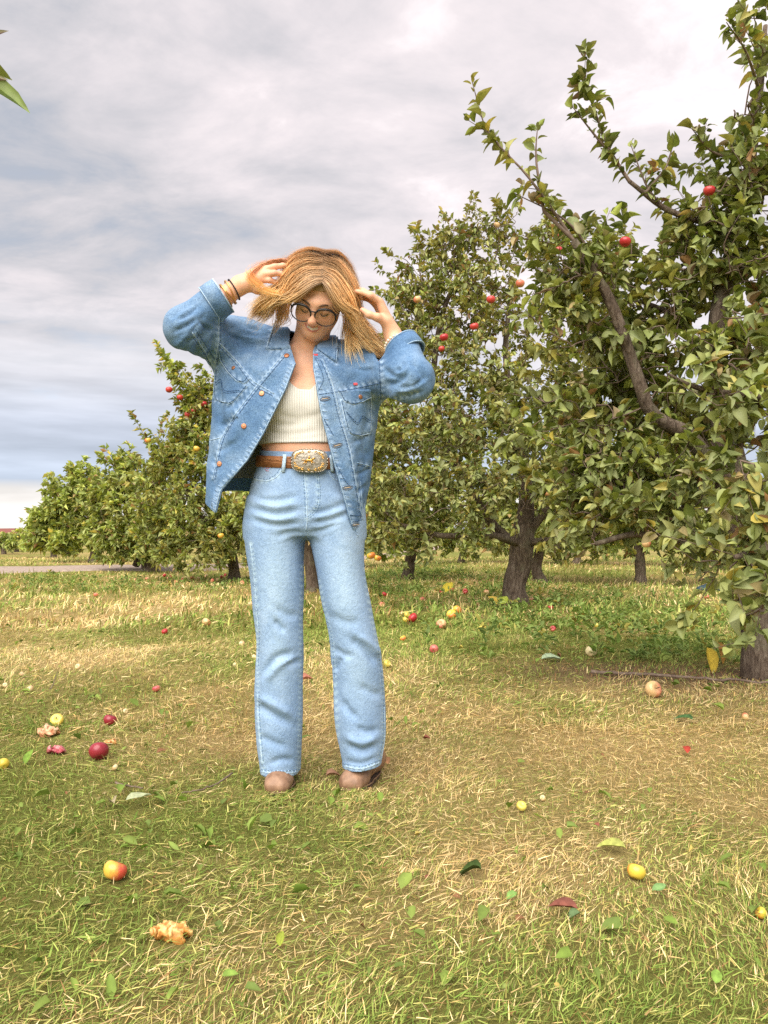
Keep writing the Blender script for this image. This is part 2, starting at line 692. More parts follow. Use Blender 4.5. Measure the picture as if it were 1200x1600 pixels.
# ------------------------------------------------------------------ the setting: ground, track, far woods
def smooth_noise(x, y, scale, seed, octs=4):
    """2-d value noise in 0..1"""
    r_ = np.random.default_rng(seed)
    tab = r_.random((64, 64))
    tot = 0; amp = 1; s = 0
    for o_ in range(octs):
        u, v = np.asarray(x) / scale * 2 ** o_ + 7.3 * o_, np.asarray(y) / scale * 2 ** o_ + 3.1 * o_
        i, j = np.floor(u).astype(int), np.floor(v).astype(int)
        fu, fv = u - i, v - j
        fu, fv = fu * fu * (3 - 2 * fu), fv * fv * (3 - 2 * fv)
        a = tab[i % 64, j % 64] * (1 - fu) + tab[(i + 1) % 64, j % 64] * fu
        b = tab[i % 64, (j + 1) % 64] * (1 - fu) + tab[(i + 1) % 64, (j + 1) % 64] * fu
        tot = tot + amp * (a * (1 - fv) + b * fv); s += amp; amp *= .55
    return tot / s


def road_mid(x):
    return 15.3 + .40 * (x + 7.5) + .35 * np.maximum(np.asarray(x, float) + 4.5, 0) ** 2


ROAD_W = 1.35


def dryness(x, y):
    """0 fresh green .. 1 straw; mown paths and worn spots as they lie in the orchard"""
    d_ = .46 + 1.5 * (smooth_noise(x, y, 1.5, 3) - .5) + 1.15 * (smooth_noise(x, y, .42, 4) - .5)
    for cx_, cy_, rx_, ry_, v in ((.05, 1.75, .55, .55, .30), (-.2, 2.9, .8, .5, .10), (1.45, 4.0, 1.0, .38, .30), (-2.4, 6.0, .9, 3.0, .22), (-1.0, 4.6, 1.0, .8, .18),
                                  (.95, 1.35, .5, .35, -.20), (-.75, 1.55, .5, .5, -.28), (-1.3, 2.7, .5, .8, -.22), (1.1, 6.2, 2.2, 1.3, -.45), (2.2, 5.0, 1.2, .6, -.30),
                                  (-2.0, 12.5, 3.0, 1.2, -.10), (.9, 2.9, .7, .5, .12), (.35, 3.7, .6, .5, -.05)):
        d_ = d_ + v * np.exp(-((x - cx_) / rx_) ** 2 - ((y - cy_) / ry_) ** 2)
    return np.clip(d_, 0, 1)


def axis(dense0, dense1, step, lo, hi):
    mid = np.arange(dense0, dense1, step)
    up_, dn_ = [dense1], []
    s = step
    while up_[-1] < hi:
        s *= 1.32; up_.append(up_[-1] + s)
    s = step; c = dense0
    while c > lo:
        s *= 1.32; c -= s; dn_.append(c)
    return np.concatenate((dn_[::-1], mid, up_))


gx, gy = axis(-9, 9, .16, -5000, 5000), axis(-2, 20, .16, -60, 7000)
X, Y = np.meshgrid(gx, gy, indexing='ij')
V = np.stack((X.ravel(), Y.ravel(), gz(X.ravel(), Y.ravel())), 1)
i = np.arange(len(gx) * len(gy)).reshape(len(gx), len(gy))
Q = np.stack((i[:-1, :-1].ravel(), i[1:, :-1].ravel(), i[1:, 1:].ravel(), i[:-1, 1:].ravel()), 1)

M_soil, t_, b_ = mat('orchard_ground')
_co = nd(t_, 'ShaderNodeTexCoord').outputs['Object']
_a = nd(t_, 'ShaderNodeAttribute', attribute_name='Col').outputs['Color']
_f = noise_n(t_, 120, 6, .75, _co)
_c = mixc(t_, 1., _a, ramp(t_, _f, [(.25, (.35, .35, .33)), (.5, (.95, .95, .92)), (.75, (1.45, 1.40, 1.3))]), 'MULTIPLY')
t_.links.new(_c, b_.inputs['Base Color'])
b_.inputs['Roughness'].default_value = .95
b_.inputs['Specular IOR Level'].default_value = .1
bump(t_, b_, _f, .9, .02)
dr = dryness(V[:, 0], V[:, 1])[:, None]
cg = np.array((.19, .205, .045)) * (1 - dr) + np.array((.42, .305, .13)) * dr
bare = np.exp(-((V[:, 0] - 1.75) / 1.15) ** 4 - ((V[:, 1] - 4.25) / .42) ** 2)[:, None]
cg = cg * (1 - bare) + np.array((.20, .125, .075)) * bare
tag(obj('ground', V, Q, M_soil, cols=cg), kind='structure')

M_gravel, t_, b_ = mat('gravel_track')
_co = nd(t_, 'ShaderNodeTexCoord').outputs['Object']
_f = noise_n(t_, 14, 6, .7, _co)
t_.links.new(ramp(t_, _f, [(.3, (.24, .17, .13)), (.55, (.36, .28, .225)), (.75, (.47, .39, .33))]), b_.inputs['Base Color'])
b_.inputs['Roughness'].default_value = .95
bump(t_, b_, _f, .6, .03)
xs = np.concatenate((np.linspace(-60, -14, 24), np.linspace(-13.5, 9, 110)))
ws = np.linspace(-1, 1, 7)
V = []
for x in xs:
    e_ = .22 * math.sin(x * 1.9) + .14 * math.sin(x * 4.3 + 1)
    for w_ in ws:
        yy = road_mid(x) + ROAD_W * w_ * (1 + .12 * max(x + 4.5, 0)) + (e_ if abs(w_) == 1 else 0)
        V.append((x, yy, float(gz(x, yy)) + (.022 if abs(w_) < 1 else -.02)))
n_ = len(ws)
F = [(a * n_ + b, (a + 1) * n_ + b, (a + 1) * n_ + b + 1, a * n_ + b + 1) for a in range(len(xs) - 1) for b in range(n_ - 1)]
tag(obj('gravel_track', np.array(V), F, M_gravel), kind='structure')

# far autumn woods falling away to a low blue ridge
M_wood, t_, b_ = mat('autumn_woods')
_co = nd(t_, 'ShaderNodeTexCoord').outputs['Object']
_f = noise_n(t_, .11, 6, .75, _co)
t_.links.new(ramp(t_, _f, [(.30, (.10, .075, .06)), (.44, (.22, .085, .075)), (.56, (.27, .12, .10)), (.68, (.25, .17, .09)), (.8, (.12, .13, .06))]), b_.inputs['Base Color'])
b_.inputs['Roughness'].default_value = 1
b_.inputs['Specular IOR Level'].default_value = 0
xs = np.concatenate((np.linspace(-1600, -160, 60), np.linspace(-150, 150, 110), np.linspace(160, 1600, 60)))
ys = np.concatenate((np.linspace(62, 150, 40), np.geomspace(155, 900, 40)))
X, Y = np.meshgrid(xs, ys, indexing='ij')
Z = -2.4 + 3.6 * np.clip((Y - 62) / 500, 0, 1) + 1.3 * smooth_noise(X, Y, 16, 21, 3) * np.clip((Y - 60) / 12, 0, 1) + 3.0 * smooth_noise(X, Y, 400, 22, 2) * np.clip((Y - 300) / 600, 0, 1)
V = np.stack((X.ravel(), Y.ravel(), Z.ravel()), 1)
i = np.arange(X.size).reshape(X.shape)
Q = np.stack((i[:-1, :-1].ravel(), i[1:, :-1].ravel(), i[1:, 1:].ravel(), i[:-1, 1:].ravel()), 1)
tag(obj('hills', V, Q, M_wood), 'far off autumn woods in red and purple on the low hills', kind='structure')
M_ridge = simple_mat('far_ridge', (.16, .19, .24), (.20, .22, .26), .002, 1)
xs = np.linspace(-5000, 5000, 160)
V = np.concatenate([np.stack((xs, np.full_like(xs, y_), h_ * (10 + 22 * smooth_noise(xs, 0 * xs, 1300, 31, 3)) - 4), 1) for y_, h_ in ((2600, 0), (3200, 1), (4200, .2))])
n_ = len(xs)
F = [(a * n_ + b, a * n_ + b + 1, (a + 1) * n_ + b + 1, (a + 1) * n_ + b) for a in (0, 1) for b in range(n_ - 1)]
tag(obj('far_ridge', V, F, M_ridge), kind='structure')

# ------------------------------------------------------------------ leaves (used by trees, weeds and litter)
LEAF_T = np.array([0, .10, .28, .52, .76, .92])
LEAF_W = np.array([0, .26, .46, .50, .34, .14])


def leaf_geo(pos, dirs, nrm, ln, wd, col, fold=.45, curl=.36, detail=2, seed=1):
    """many leaves at once -> verts, triangles, colours"""
    n = len(pos)
    r_ = np.random.default_rng(seed)
    dirs = dirs / (np.linalg.norm(dirs, axis=1, keepdims=True) + 1e-9)
    side = np.cross(nrm, dirs); side /= np.linalg.norm(side, axis=1, keepdims=True) + 1e-9
    nn_ = np.cross(dirs, side)
    fo = fold * r_.uniform(.2, 1.9, n); cu = curl * r_.uniform(-.4, 2.2, n); tw = r_.normal(0, .25, n)
    if detail == 2:
        st = [(t_s, w_s) for t_s, w_s in zip(LEAF_T[1:], LEAF_W[1:])]
        loc = [(0, 0, 0)]
        for t_s, w_s in st:
            loc += [(t_s, -w_s, 1), (t_s, 0, 0), (t_s, w_s, 1)]
        loc.append((1.0, 0, 0))
        tri_ = [(0, 2, 1), (0, 3, 2)]
        for k in range(len(st) - 1):
            a = 1 + 3 * k; b = a + 3
            tri_ += [(a, a + 1, b + 1), (a, b + 1, b), (a + 1, a + 2, b + 2), (a + 1, b + 2, b + 1)]
        a = 1 + 3 * (len(st) - 1)
        tri_ += [(a, a + 1, a + 3), (a + 1, a + 2, a + 3)]
    elif detail == 1:
        loc = [(0, 0, 0), (.3, -.42, 1), (.3, 0, 0), (.3, .42, 1), (.72, -.36, 1), (.72, 0, 0), (.72, .36, 1), (1, 0, 0)]
        tri_ = [(0, 2, 1), (0, 3, 2), (1, 2, 5), (1, 5, 4), (2, 3, 6), (2, 6, 5), (4, 5, 7), (5, 6, 7)]
    else:
        loc = [(0, 0, 0), (.45, -.47, 1), (.45, .47, 1), (1, 0, 0)]
        tri_ = [(0, 3, 1), (0, 2, 3)]
    loc = np.array(loc, float); tri_ = np.array(tri_)
    m = len(loc)
    x = loc[None, :, 0] * ln[:, None]
    y = loc[None, :, 1] * wd[:, None]
    z = loc[None, :, 2] * np.abs(loc[None, :, 1]) * wd[:, None] * 2 * fo[:, None] - cu[:, None] * loc[None, :, 0] ** 2 * ln[:, None] + tw[:, None] * y * loc[None, :, 0]
    if detail == 2:
        z = z + (r_.normal(0, .035, (n, m)) * wd[:, None]) * (loc[None, :, 2])
    Vv = pos[:, None] + x[..., None] * dirs[:, None] + y[..., None] * side[:, None] + z[..., None] * nn_[:, None]
    T_ = tri_[None] + (np.arange(n) * m)[:, None, None]
    C = np.repeat(col, m, 0)
    vein = np.tile(1 + .22 * (loc[:, 2] == 0) - .06 * loc[:, 2], n)[:, None]
    return Vv.reshape(-1, 3), T_.reshape(-1, 3), C * vein


# ------------------------------------------------------------------ windfalls: pixel, radius, kind, label (grass is pressed down round them)
GA = [(178, 1366, 18, 'blush', 'large red and yellow apple lying in short grass above the crushed orange apple', None, (-.35, .45, .3)),
      (995, 1367, 14, 'gold', 'yellow apple with orange cheek and open end up, beside a curled pale leaf', None, (.55, .2, 2.2)),
      (153, 1178, 15, 'deep', 'shiny dark red apple beside a half eaten brown core', None, (-.6, .5, 1)),
      (171, 1128, 10, 'deep', 'smaller dark red apple half sunk in grass just beyond the shiny one', None, None),
      (1021, 1080, 13, 'peach', 'peach coloured apple on bare soil in front of the long fallen stick', None, (1.2, .3, .4)),
      (924, 1020, 9, 'cream', 'cream and red apple, partly bitten, on dry clippings near the tree row', None, None),
      (815, 1263, 8, 'yellow', 'small yellow apple nested in green grass', None, None),
      (322, 974, 7, 'peach', 'pale peach apple alone in the open lawn left of the jeans', None, None),
      (257, 988, 5, 'red', 'small red apple in the lawn near the pale peach one', None, None),
      (244, 1078, 6, 'pink', 'pink apple half hidden in dry grass', None, None),
      (46, 1079, 6, 'cream', 'pale apple among weeds above the greenish ring shaped apple', None, None),
      (88, 1128, 10, 'yellow', 'greenish yellow apple with its hollow end turned up', None, (.95, 0, .2)),
      (605, 1039, 6, 'yellow', 'yellow apple beside the hem side of the jeans', None, None),
      (678, 1016, 7, 'pink', 'pinkish red apple in mown grass before the apple heap', None, None),
      (630, 999, 5, 'gold', 'orange apple fragment size fruit between the jeans and the heap', None, None),
      (690, 977, 8, 'peach', 'peach and red apple in front of two golden ones', None, None),
      (706, 962, 8, 'gold', 'golden apple touching another golden apple', 'pair of golden windfalls', None),
      (714, 955, 7, 'gold', 'golden apple touching another golden apple', 'pair of golden windfalls', None),
      (645, 967, 8, 'red', 'bright red apple with two small green ones against it', None, None),
      (636, 962, 5, 'yellow', 'small green apple against the bright red one', 'green windfalls by the red one', None),
      (634, 970, 5, 'yellow', 'small green apple against the bright red one', 'green windfalls by the red one', None),
      (754, 983, 6, 'yellow', 'pale yellow apple below the fissured trunk', None, None),
      (847, 990, 7, 'yellow', 'greenish yellow apple under weeds right of the fissured trunk', None, None),
      (864, 984, 5, 'red', 'small orange red apple next to the greenish yellow one under weeds', None, None),
      (4, 1197, 9, 'gold', 'orange apple in lawn near the pink crushed apple', None, None),
      (1190, 1431, 9, 'gold', 'ochre apple half buried in brown grass', None, None),
      (1165, 1122, 6, 'peach', 'pale apple at the foot of the nearest trunk', None, None),
      (933, 979, 5, 'yellow', 'yellow apple in the weeds by the nearest tree', None, None)]
CLEAR = [(ground_at(a_[0], a_[1] + .72 * a_[2]), a_[2]) for a_ in GA] + [(ground_at(*q_[:2]), q_[2]) for q_ in ((268, 1466, 30), (173, 1163, 11), (88, 1178, 18), (78, 1150, 19), (217, 1264, 20), (731, 1371, 22), (955, 1333, 26))]

# ------------------------------------------------------------------ grass
gr = np.random.default_rng(77)


def scatter(n, d0, d1, power=1.0, spread=.60, extra=.95):
    """points over the strip of ground the orchard view takes in, denser near"""
    u = gr.random(n)
    y = (d0 ** (2 - power) + u * (d1 ** (2 - power) - d0 ** (2 - power))) ** (1 / (2 - power)) if power != 2 else d0 * (d1 / d0) ** u
    x = gr.uniform(-1, 1, n) * (spread * y + extra)
    return x, y


def grass_blades(n, d0, d1, power, lmin, lmax, wmin, wmax, flatp):
    x, y = scatter(n, d0, d1, power)
    if d0 < 1.5:                                     # tufts brushing the boots
        k_ = 1500
        x[:k_] = np.where(gr.random(k_) < .5, -.325, -.075) + gr.normal(0, .05, k_); y[:k_] = gr.uniform(2.24, 2.34, k_)
    keep = np.abs(y - road_mid(x)) > ROAD_W + .12 * gr.normal(size=n)
    keep &= ~((np.abs(x + .322) < .04) & (np.abs(y - 2.42) < .085)) & ~((np.abs(x + .07) < .05) & (np.abs(y - 2.44) < .095))
    for c_, rp in CLEAR:
        R_ = rp / 1200 * c_[1]
        keep &= ~((np.abs(x - c_[0]) < R_ * 1.0) & (y < c_[1] + R_ * .6) & (y > c_[1] - R_ * 1.6) & (gr.random(n) < .9))
    bare = np.exp(-((x - 1.75) / 1.15) ** 4 - ((y - 4.25) / .42) ** 2)
    keep &= gr.random(n) > .62 * bare
    x, y = x[keep], y[keep]
    n = len(x)
    dry = np.clip(dryness(x, y) + gr.normal(0, .20, n), 0, 1)
    az = gr.uniform(0, 6.283, n) + 0
    comb_ = (smooth_noise(x, y, .8, 9) - .5) * 9                     # tufts lie the same way
    m = gr.random(n) < .6
    az[m] = comb_[m] + gr.normal(0, .7, m.sum())
    tuft = smooth_noise(x, y, .22, 12, 3)
    flat = gr.random(n) < (flatp + .25 * (dry - .5))
    lean = np.where(flat, gr.uniform(1.15, 1.53, n), gr.uniform(.15, 1.0, n))
    ln = gr.uniform(lmin, lmax, n) * (.55 + .9 * tuft) * np.where(flat, 1.05, 1.0)
    ln[gr.random(n) < .02] *= 1.6
    wd = gr.uniform(wmin, wmax, n) * np.where(dry > .6, .75, 1.15)
    wd[gr.random(n) < .04] *= 1.9
    base = np.stack((x, y, gz(x, y) + np.where(flat, gr.uniform(.0, .018, n), -.004)), 1)
    d_ = np.stack((np.cos(az) * np.sin(lean), np.sin(az) * np.sin(lean), np.cos(lean)), 1)
    d2 = np.stack((np.cos(az) * np.sin(lean + .5), np.sin(az) * np.sin(lean + .5), np.cos(lean + np.where(flat, .05, .5))), 1)
    mid = base + d_ * (ln * .55)[:, None]
    tip = mid + d2 * (ln * .45)[:, None]
    tip[:, 2] = np.maximum(tip[:, 2], gz(tip[:, 0], tip[:, 1]) + .002)
    s_ = np.stack((-np.sin(az), np.cos(az), gr.normal(0, .35, n)), 1) * (wd / 2)[:, None]
    Vv = np.stack((base - s_, base + s_, mid - s_ * .8, mid + s_ * .8, tip), 1).reshape(-1, 3)
    T_ = (np.array([(0, 1, 3), (0, 3, 2), (2, 3, 4)])[None] + (np.arange(n) * 5)[:, None, None]).reshape(-1, 3)
    g1, g2 = np.array((.14, .235, .035)), np.array((.36, .42, .10))
    s1, s2 = np.array((.72, .47, .18)), np.array((.97, .78, .43))
    a = gr.random(n)[:, None]
    grn = g1 * (1 - a) + g2 * a
    stw = s1 * (1 - a) + s2 * a
    isdry = (gr.random(n) < np.clip((dry - .18) * 1.25, 0, 1))[:, None]
    c = np.where(isdry, stw, grn)
    olive = (gr.random(n) < .28)[:, None]
    c = np.where(olive, .5 * grn + .45 * stw * np.array((.9, .95, .7)), c)
    c = c * gr.uniform(.5, 1.45, n)[:, None]
    rust = (gr.random(n) < .03 + .25 * np.exp(-((x - 1.75) / 1.15) ** 4 - ((y - 4.25) / .42) ** 2))[:, None]
    c = np.where(rust, np.array((.34, .19, .075)), c)
    return Vv, T_, np.repeat(c, 5, 0)


M_grass = attr_mat('grass', .75, .2, transl=.25)
for args, nm in (((156000, 1.05, 3.2, .9, .015, .041, .0010, .0021, .50), 'grass'),
                 ((100000, 3.0, 6.2, 1.0, .024, .056, .0018, .0036, .48), 'grass'),
                 ((78000, 6.0, 24.0, 1.2, .05, .12, .006, .013, .35), 'grass')):
    Vv, T_, C_ = grass_blades(*args)
    o = tag(obj(nm, Vv, T_, M_grass, cols=C_, smooth=False), 'patchy mown grass, part green and part dry straw, all over the orchard floor', 'grass', kind='stuff')
# ------------------------------------------------------------------ apple trees
M_leaf = attr_mat('apple_leaf', .48, .32, transl=.25, back=(.34, .38, .17), backmix=.42, noise_s=60)
M_leaf_far = attr_mat('apple_leaf_far', .55, .3, transl=.28, back=(.34, .38, .17), backmix=.4)
M_bark, t_, b_ = mat('apple_bark')
_co = nd(t_, 'ShaderNodeTexCoord').outputs['Object']
_mp = nd(t_, 'ShaderNodeMapping', {'Scale': (1, 1, .3)}); t_.links.new(_co, _mp.inputs[0])
_f = noise_n(t_, 38, 6, .7, _mp.outputs[0], .8)
_g = noise_n(t_, 7, 4, .6, _co)
_c = ramp(t_, _f, [(.30, (.045, .032, .024)), (.48, (.13, .095, .070)), (.62, (.21, .165, .125)), (.78, (.30, .26, .21))])
_c = mixc(t_, ramp(t_, _g, [(.5, (0, 0, 0)), (.72, (.5, .5, .5))]), _c, (.19, .20, .12))
t_.links.new(_c, b_.inputs['Base Color'])
b_.inputs['Roughness'].default_value = .95
b_.inputs['Specular IOR Level'].default_value = .15
bump(t_, b_, _f, 1.0, .02)
M_twig = simple_mat('twig_bark', (.10, .065, .045), (.22, .16, .12), 30, .85)

GREEN = [(.182, .225, .036), (.232, .268, .046), (.128, .165, .030), (.305, .330, .070), (.222, .242, .080)]
YEL = [(.38, .36, .08), (.50, .40, .08), (.32, .31, .09)]
BRN = [(.27, .15, .06), (.36, .20, .08), (.22, .14, .08), (.34, .26, .14)]
tr = np.random.default_rng(2024)


def leaf_cols(n, mix, bias):
    gcol = np.array(GREEN)[tr.integers(0, len(GREEN), n)]
    y_ = np.array(YEL)[tr.integers(0, len(YEL), n)]
    b_ = np.array(BRN)[tr.integers(0, len(BRN), n)]
    u = tr.random(n)
    c = np.where((u < mix[0])[:, None], y_, np.where((u > 1 - mix[1])[:, None], b_, gcol))
    return c * (tr.uniform(.72, 1.3, n) * bias)[:, None]


LEAFS = []          # shared meshes for the leaves that are objects of their own
for k in range(12):
    c_ = np.array([(GREEN * 3 + YEL[:2] + BRN[:1])[(k * 5 + 2) % 18]]) * .98
    v_, f_, cc_ = leaf_geo(np.zeros((1, 3)), np.array([(1., 0, 0)]), np.array([(0, 0, 1.)]), np.ones(1), np.array([.60 + .05 * (k % 3)]), c_, .35, .28, 2, k + 3)
    LEAFS.append(mesh_data('leaf', v_, f_, True, cc_, (M_leaf,)))


def rough_tube(pts, r, n, amp, seed):
    V_, F_ = tube(pts, r, n)
    c_ = np.repeat(np.asarray(pts), n, 0)
    k = np.linalg.norm(V_ - c_, axis=1, keepdims=True)
    V_ = c_ + (V_ - c_) * (1 + amp * (waves3(V_, 24, seed) + .6 * waves3(V_, 60, seed + 1)))[:, None]
    return V_, F_


def waves3(V_, freq, seed, n=6):
    r_ = np.random.default_rng(seed)
    s = 0
    for i in range(n):
        kx = r_.normal(size=3) * freq * (1, 1, .35)
        s = s + np.sin(V_ @ kx + r_.uniform(0, 6.28))
    return s / math.sqrt(n)


def apple_tree(label, trunk, tr_r, limbs, blobs, n_twig, n_leaf, llen, mix=(.05, .05), detail=2, spikes=(), own=0, seed=1, bias=1., far=False, tips=(), low=.38, name='apple_tree', spread=1., up=.35):
    """trunk/limbs/spikes: photo pixels with distance; blobs: (px, py, distance, radius px)"""
    global tr
    tr = np.random.default_rng(seed)
    tp = np.array([P(*q) for q in trunk])
    base = tp[0]
    root = thing(name, label, 'tree', base, 'apple trees of the orchard')
    m = MB()
    c = catmull(tp, 14)
    rr = np.interp(np.linspace(0, 1, 14), np.linspace(0, 1, len(tr_r)), tr_r)
    rr[0] *= 1.35; rr[1] *= 1.12
    c[0, 2] = float(gz(c[0, 0], c[0, 1])) - .06
    V_, F_ = rough_tube(catmull(c, 30), np.interp(np.linspace(0, 1, 30), np.linspace(0, 1, 14), rr), 14, .07, seed)
    m.add(V_, F_)
    skel = [c[4:]]
    for (pts, r0, r1) in limbs:
        cl = catmull([P(*q) for q in pts], 18)
        cl = cl + np.sin(np.linspace(0, 3.14, 18))[:, None] * tr.normal(size=3) * .02
        V_, F_ = rough_tube(cl, np.linspace(r0, r1, 18), 9, .05, seed + len(skel))
        m.add(V_, F_)
        skel.append(cl)
    trunk_o = m.build('trunk', M_bark, root)
    sk = np.concatenate(skel)
    axis_xy = sk[:, :2].mean(0)
    # where the leafy shoots stand
    wts = np.array([(b_[3] / 1200 * b_[2]) ** 2.0 for b_ in blobs]); wts /= wts.sum()
    anch = []
    for b_, w_ in zip(blobs, wts):
        k = max(2, int(round(w_ * n_twig)))
        d_ = tr.normal(size=(k, 3)); d_ /= np.linalg.norm(d_, axis=1, keepdims=True)
        anch.append(P(*b_[:3]) + d_ * (tr.random((k, 1)) ** .42) * (b_[3] / 1200 * b_[2]) * (1, 1.0, 1))
    anch = np.concatenate(anch)
    anch[:, 2] = np.maximum(anch[:, 2], low)
    d0 = np.array([np.linalg.norm(sk - a, axis=1).min() for a in anch])
    anch = anch[np.argsort(d0)]
    mt = MB()
    nodes = sk.copy()
    lp, ld, lb = [], [], []
    shoots = []
    for a in anch:
        dd = np.linalg.norm(nodes - a, axis=1) + .35 * np.maximum(0, nodes[:, 2] - a[2])
        j = nodes[int(np.argmin(dd))]
        L_ = np.linalg.norm(a - j)
        if L_ > .04:
            midp = (a + j) / 2 + tr.normal(size=3) * .10 * L_ + (0, 0, .06 * L_)
            br = catmull([j, midp, a], 5)
            r_ = .0035 + .006 * min(L_, .9)
            mt.tube(br, np.linspace(r_, .0032, 5), 4 if own else 3, cap=False)
            nodes = np.concatenate((nodes, br[2:]))
        out_ = np.array((a[0] - axis_xy[0], a[1] - axis_xy[1], 0)); out_ /= np.linalg.norm(out_) + 1e-6
        d_ = out_ * .55 * spread + np.array((0, 0, up)) + tr.normal(size=3) * .5
        d_ /= np.linalg.norm(d_)
        ln_ = tr.uniform(.16, .36)
        bend = tr.normal(size=3) * .16 * ln_ + (0, 0, -.10 * ln_)
        shoots.append((catmull([a, a + d_ * ln_ * .5 + bend * .6, a + d_ * ln_], 6), n_leaf))
    for (pts, dens) in spikes:
        cl = catmull([P(*q) for q in pts], 16)
        j = nodes[int(np.argmin(np.linalg.norm(nodes - cl[0], axis=1)))]
        mt.tube(np.vstack((j[None], cl)), np.linspace(.010, .002, 17), 5, cap=False)
        shoots.append((cl, dens))
        for k in range(max(2, dens // 14)):           # short side spurs
            i0 = tr.integers(1, 14); d_ = tr.normal(size=3); d_ /= np.linalg.norm(d_); d_[2] = abs(d_[2])
            ln_ = tr.uniform(.06, .18)
            shoots.append((catmull([cl[i0], cl[i0] + d_ * ln_ * .6, cl[i0] + d_ * ln_], 6), max(5, dens // 7)))
    LP, LD, LT, LB = [], [], [], []
    for (sh, nl) in shoots:
        if len(sh) == 6 and not (far and nl > 30):
            mt.tube(sh[[0, 2, 5]], np.linspace(.0032, .0012, 3), 3, cap=False)
        n = max(3, int(nl * tr.uniform(.65, 1.3)))
        t_s = np.sort(tr.random(n) ** .8)
        idx = t_s * (len(sh) - 1)
        i0 = np.minimum(idx.astype(int), len(sh) - 2); f_ = (idx - i0)[:, None]
        p_ = sh[i0] * (1 - f_) + sh[i0 + 1] * f_
        tg = sh[i0 + 1] - sh[i0]; tg /= np.linalg.norm(tg, axis=1, keepdims=True) + 1e-9
        rad = tr.normal(size=(n, 3)); rad -= tg * (rad * tg).sum(1, keepdims=True); rad /= np.linalg.norm(rad, axis=1, keepdims=True)
        sc_ = .5 + .4 * t_s[:, None]
        dr_ = tg * sc_ + rad * (1.15 - sc_ * .5) + np.array((0, 0, -.16)) + tr.normal(size=(n, 3)) * .15
        LP.append(p_ + rad * .008); LD.append(dr_)
        LB.append(np.full(n, tr.uniform(.75, 1.25)))
        mm = np.zeros(n); mm[:] = tr.random()
        LT.append(mm)
    LP, LD, LB, LT = map(np.concatenate, (LP, LD, LB, LT))
    n = len(LP)
    nrm = np.array((0, 0, 1.)) + tr.normal(size=(n, 3)) * .55 + (LP - np.append(axis_xy, LP[:, 2].mean())) * .35
    ln = llen * tr.uniform(.42, 1.25, n); wd = ln * tr.uniform(.46, .72, n)
    cols = leaf_cols(n, mix, LB * bias * (1.3 if far else 1.0))
    odd = LT > 1 - mix[0] * 1.6                         # whole shoots that have turned
    cols[odd] = .45 * cols[odd] + .55 * np.array(YEL)[tr.integers(0, 3, odd.sum())] * .9
    ok = LP[:, 2] > .14
    LP, LD, nrm, ln, wd, cols = (a[ok] for a in (LP, LD, nrm, ln, wd, cols))
    n = len(LP)
    mt.build('branches', M_twig, root)['kind'] = 'stuff'
    mine = np.zeros(n, bool)
    if own:
        q_ = topx(LP); inside = (q_[:, 0] > 0) & (q_[:, 0] < 1200) & (q_[:, 1] > 0) & (q_[:, 1] < 1600)
        score = np.where(inside, ln * 1200 / LP[:, 1], 0)
        mine[np.argsort(-score)[:own]] = True
    Vv, T_, C_ = leaf_geo(LP[~mine], LD[~mine], nrm[~mine], ln[~mine], wd[~mine], cols[~mine], detail=detail, seed=seed)
    cr_ = obj('crown', Vv, T_, M_leaf_far if far else M_leaf, root, cols=C_, smooth=detail == 2)
    cr_['kind'] = 'stuff'
    inv = Matrix.Translation(root.location).inverted()
    for (a_, b_, w_, cc_) in tips:
        a_, b_ = P(*a_), P(*b_); L_ = np.linalg.norm(b_ - a_)
        v_, f_, c2_ = leaf_geo(a_[None], (b_ - a_)[None] / L_, np.array([(.3, -.8, .6)]), np.array([L_]), np.array([L_ * w_]), np.array([cc_]), .5, .12, 2, 4)
        obj('leaf', v_, f_, M_leaf, root, cols=c2_)
    for k in np.nonzero(mine)[0]:
        d_ = LD[k] / np.linalg.norm(LD[k]); s_ = np.cross(nrm[k], d_); s_ /= np.linalg.norm(s_); u_ = np.cross(d_, s_)
        o = bpy.data.objects.new('leaf', LEAFS[int(tr.integers(0, 12))])
        COL.objects.link(o)
        o.parent = root
        o.matrix_parent_inverse = inv
        o.matrix_basis = Matrix(((d_[0], s_[0], u_[0], LP[k][0]), (d_[1], s_[1], u_[1], LP[k][1]), (d_[2], s_[2], u_[2], LP[k][2]), (0, 0, 0, 1))) @ Matrix.Scale(ln[k], 4)
    return root


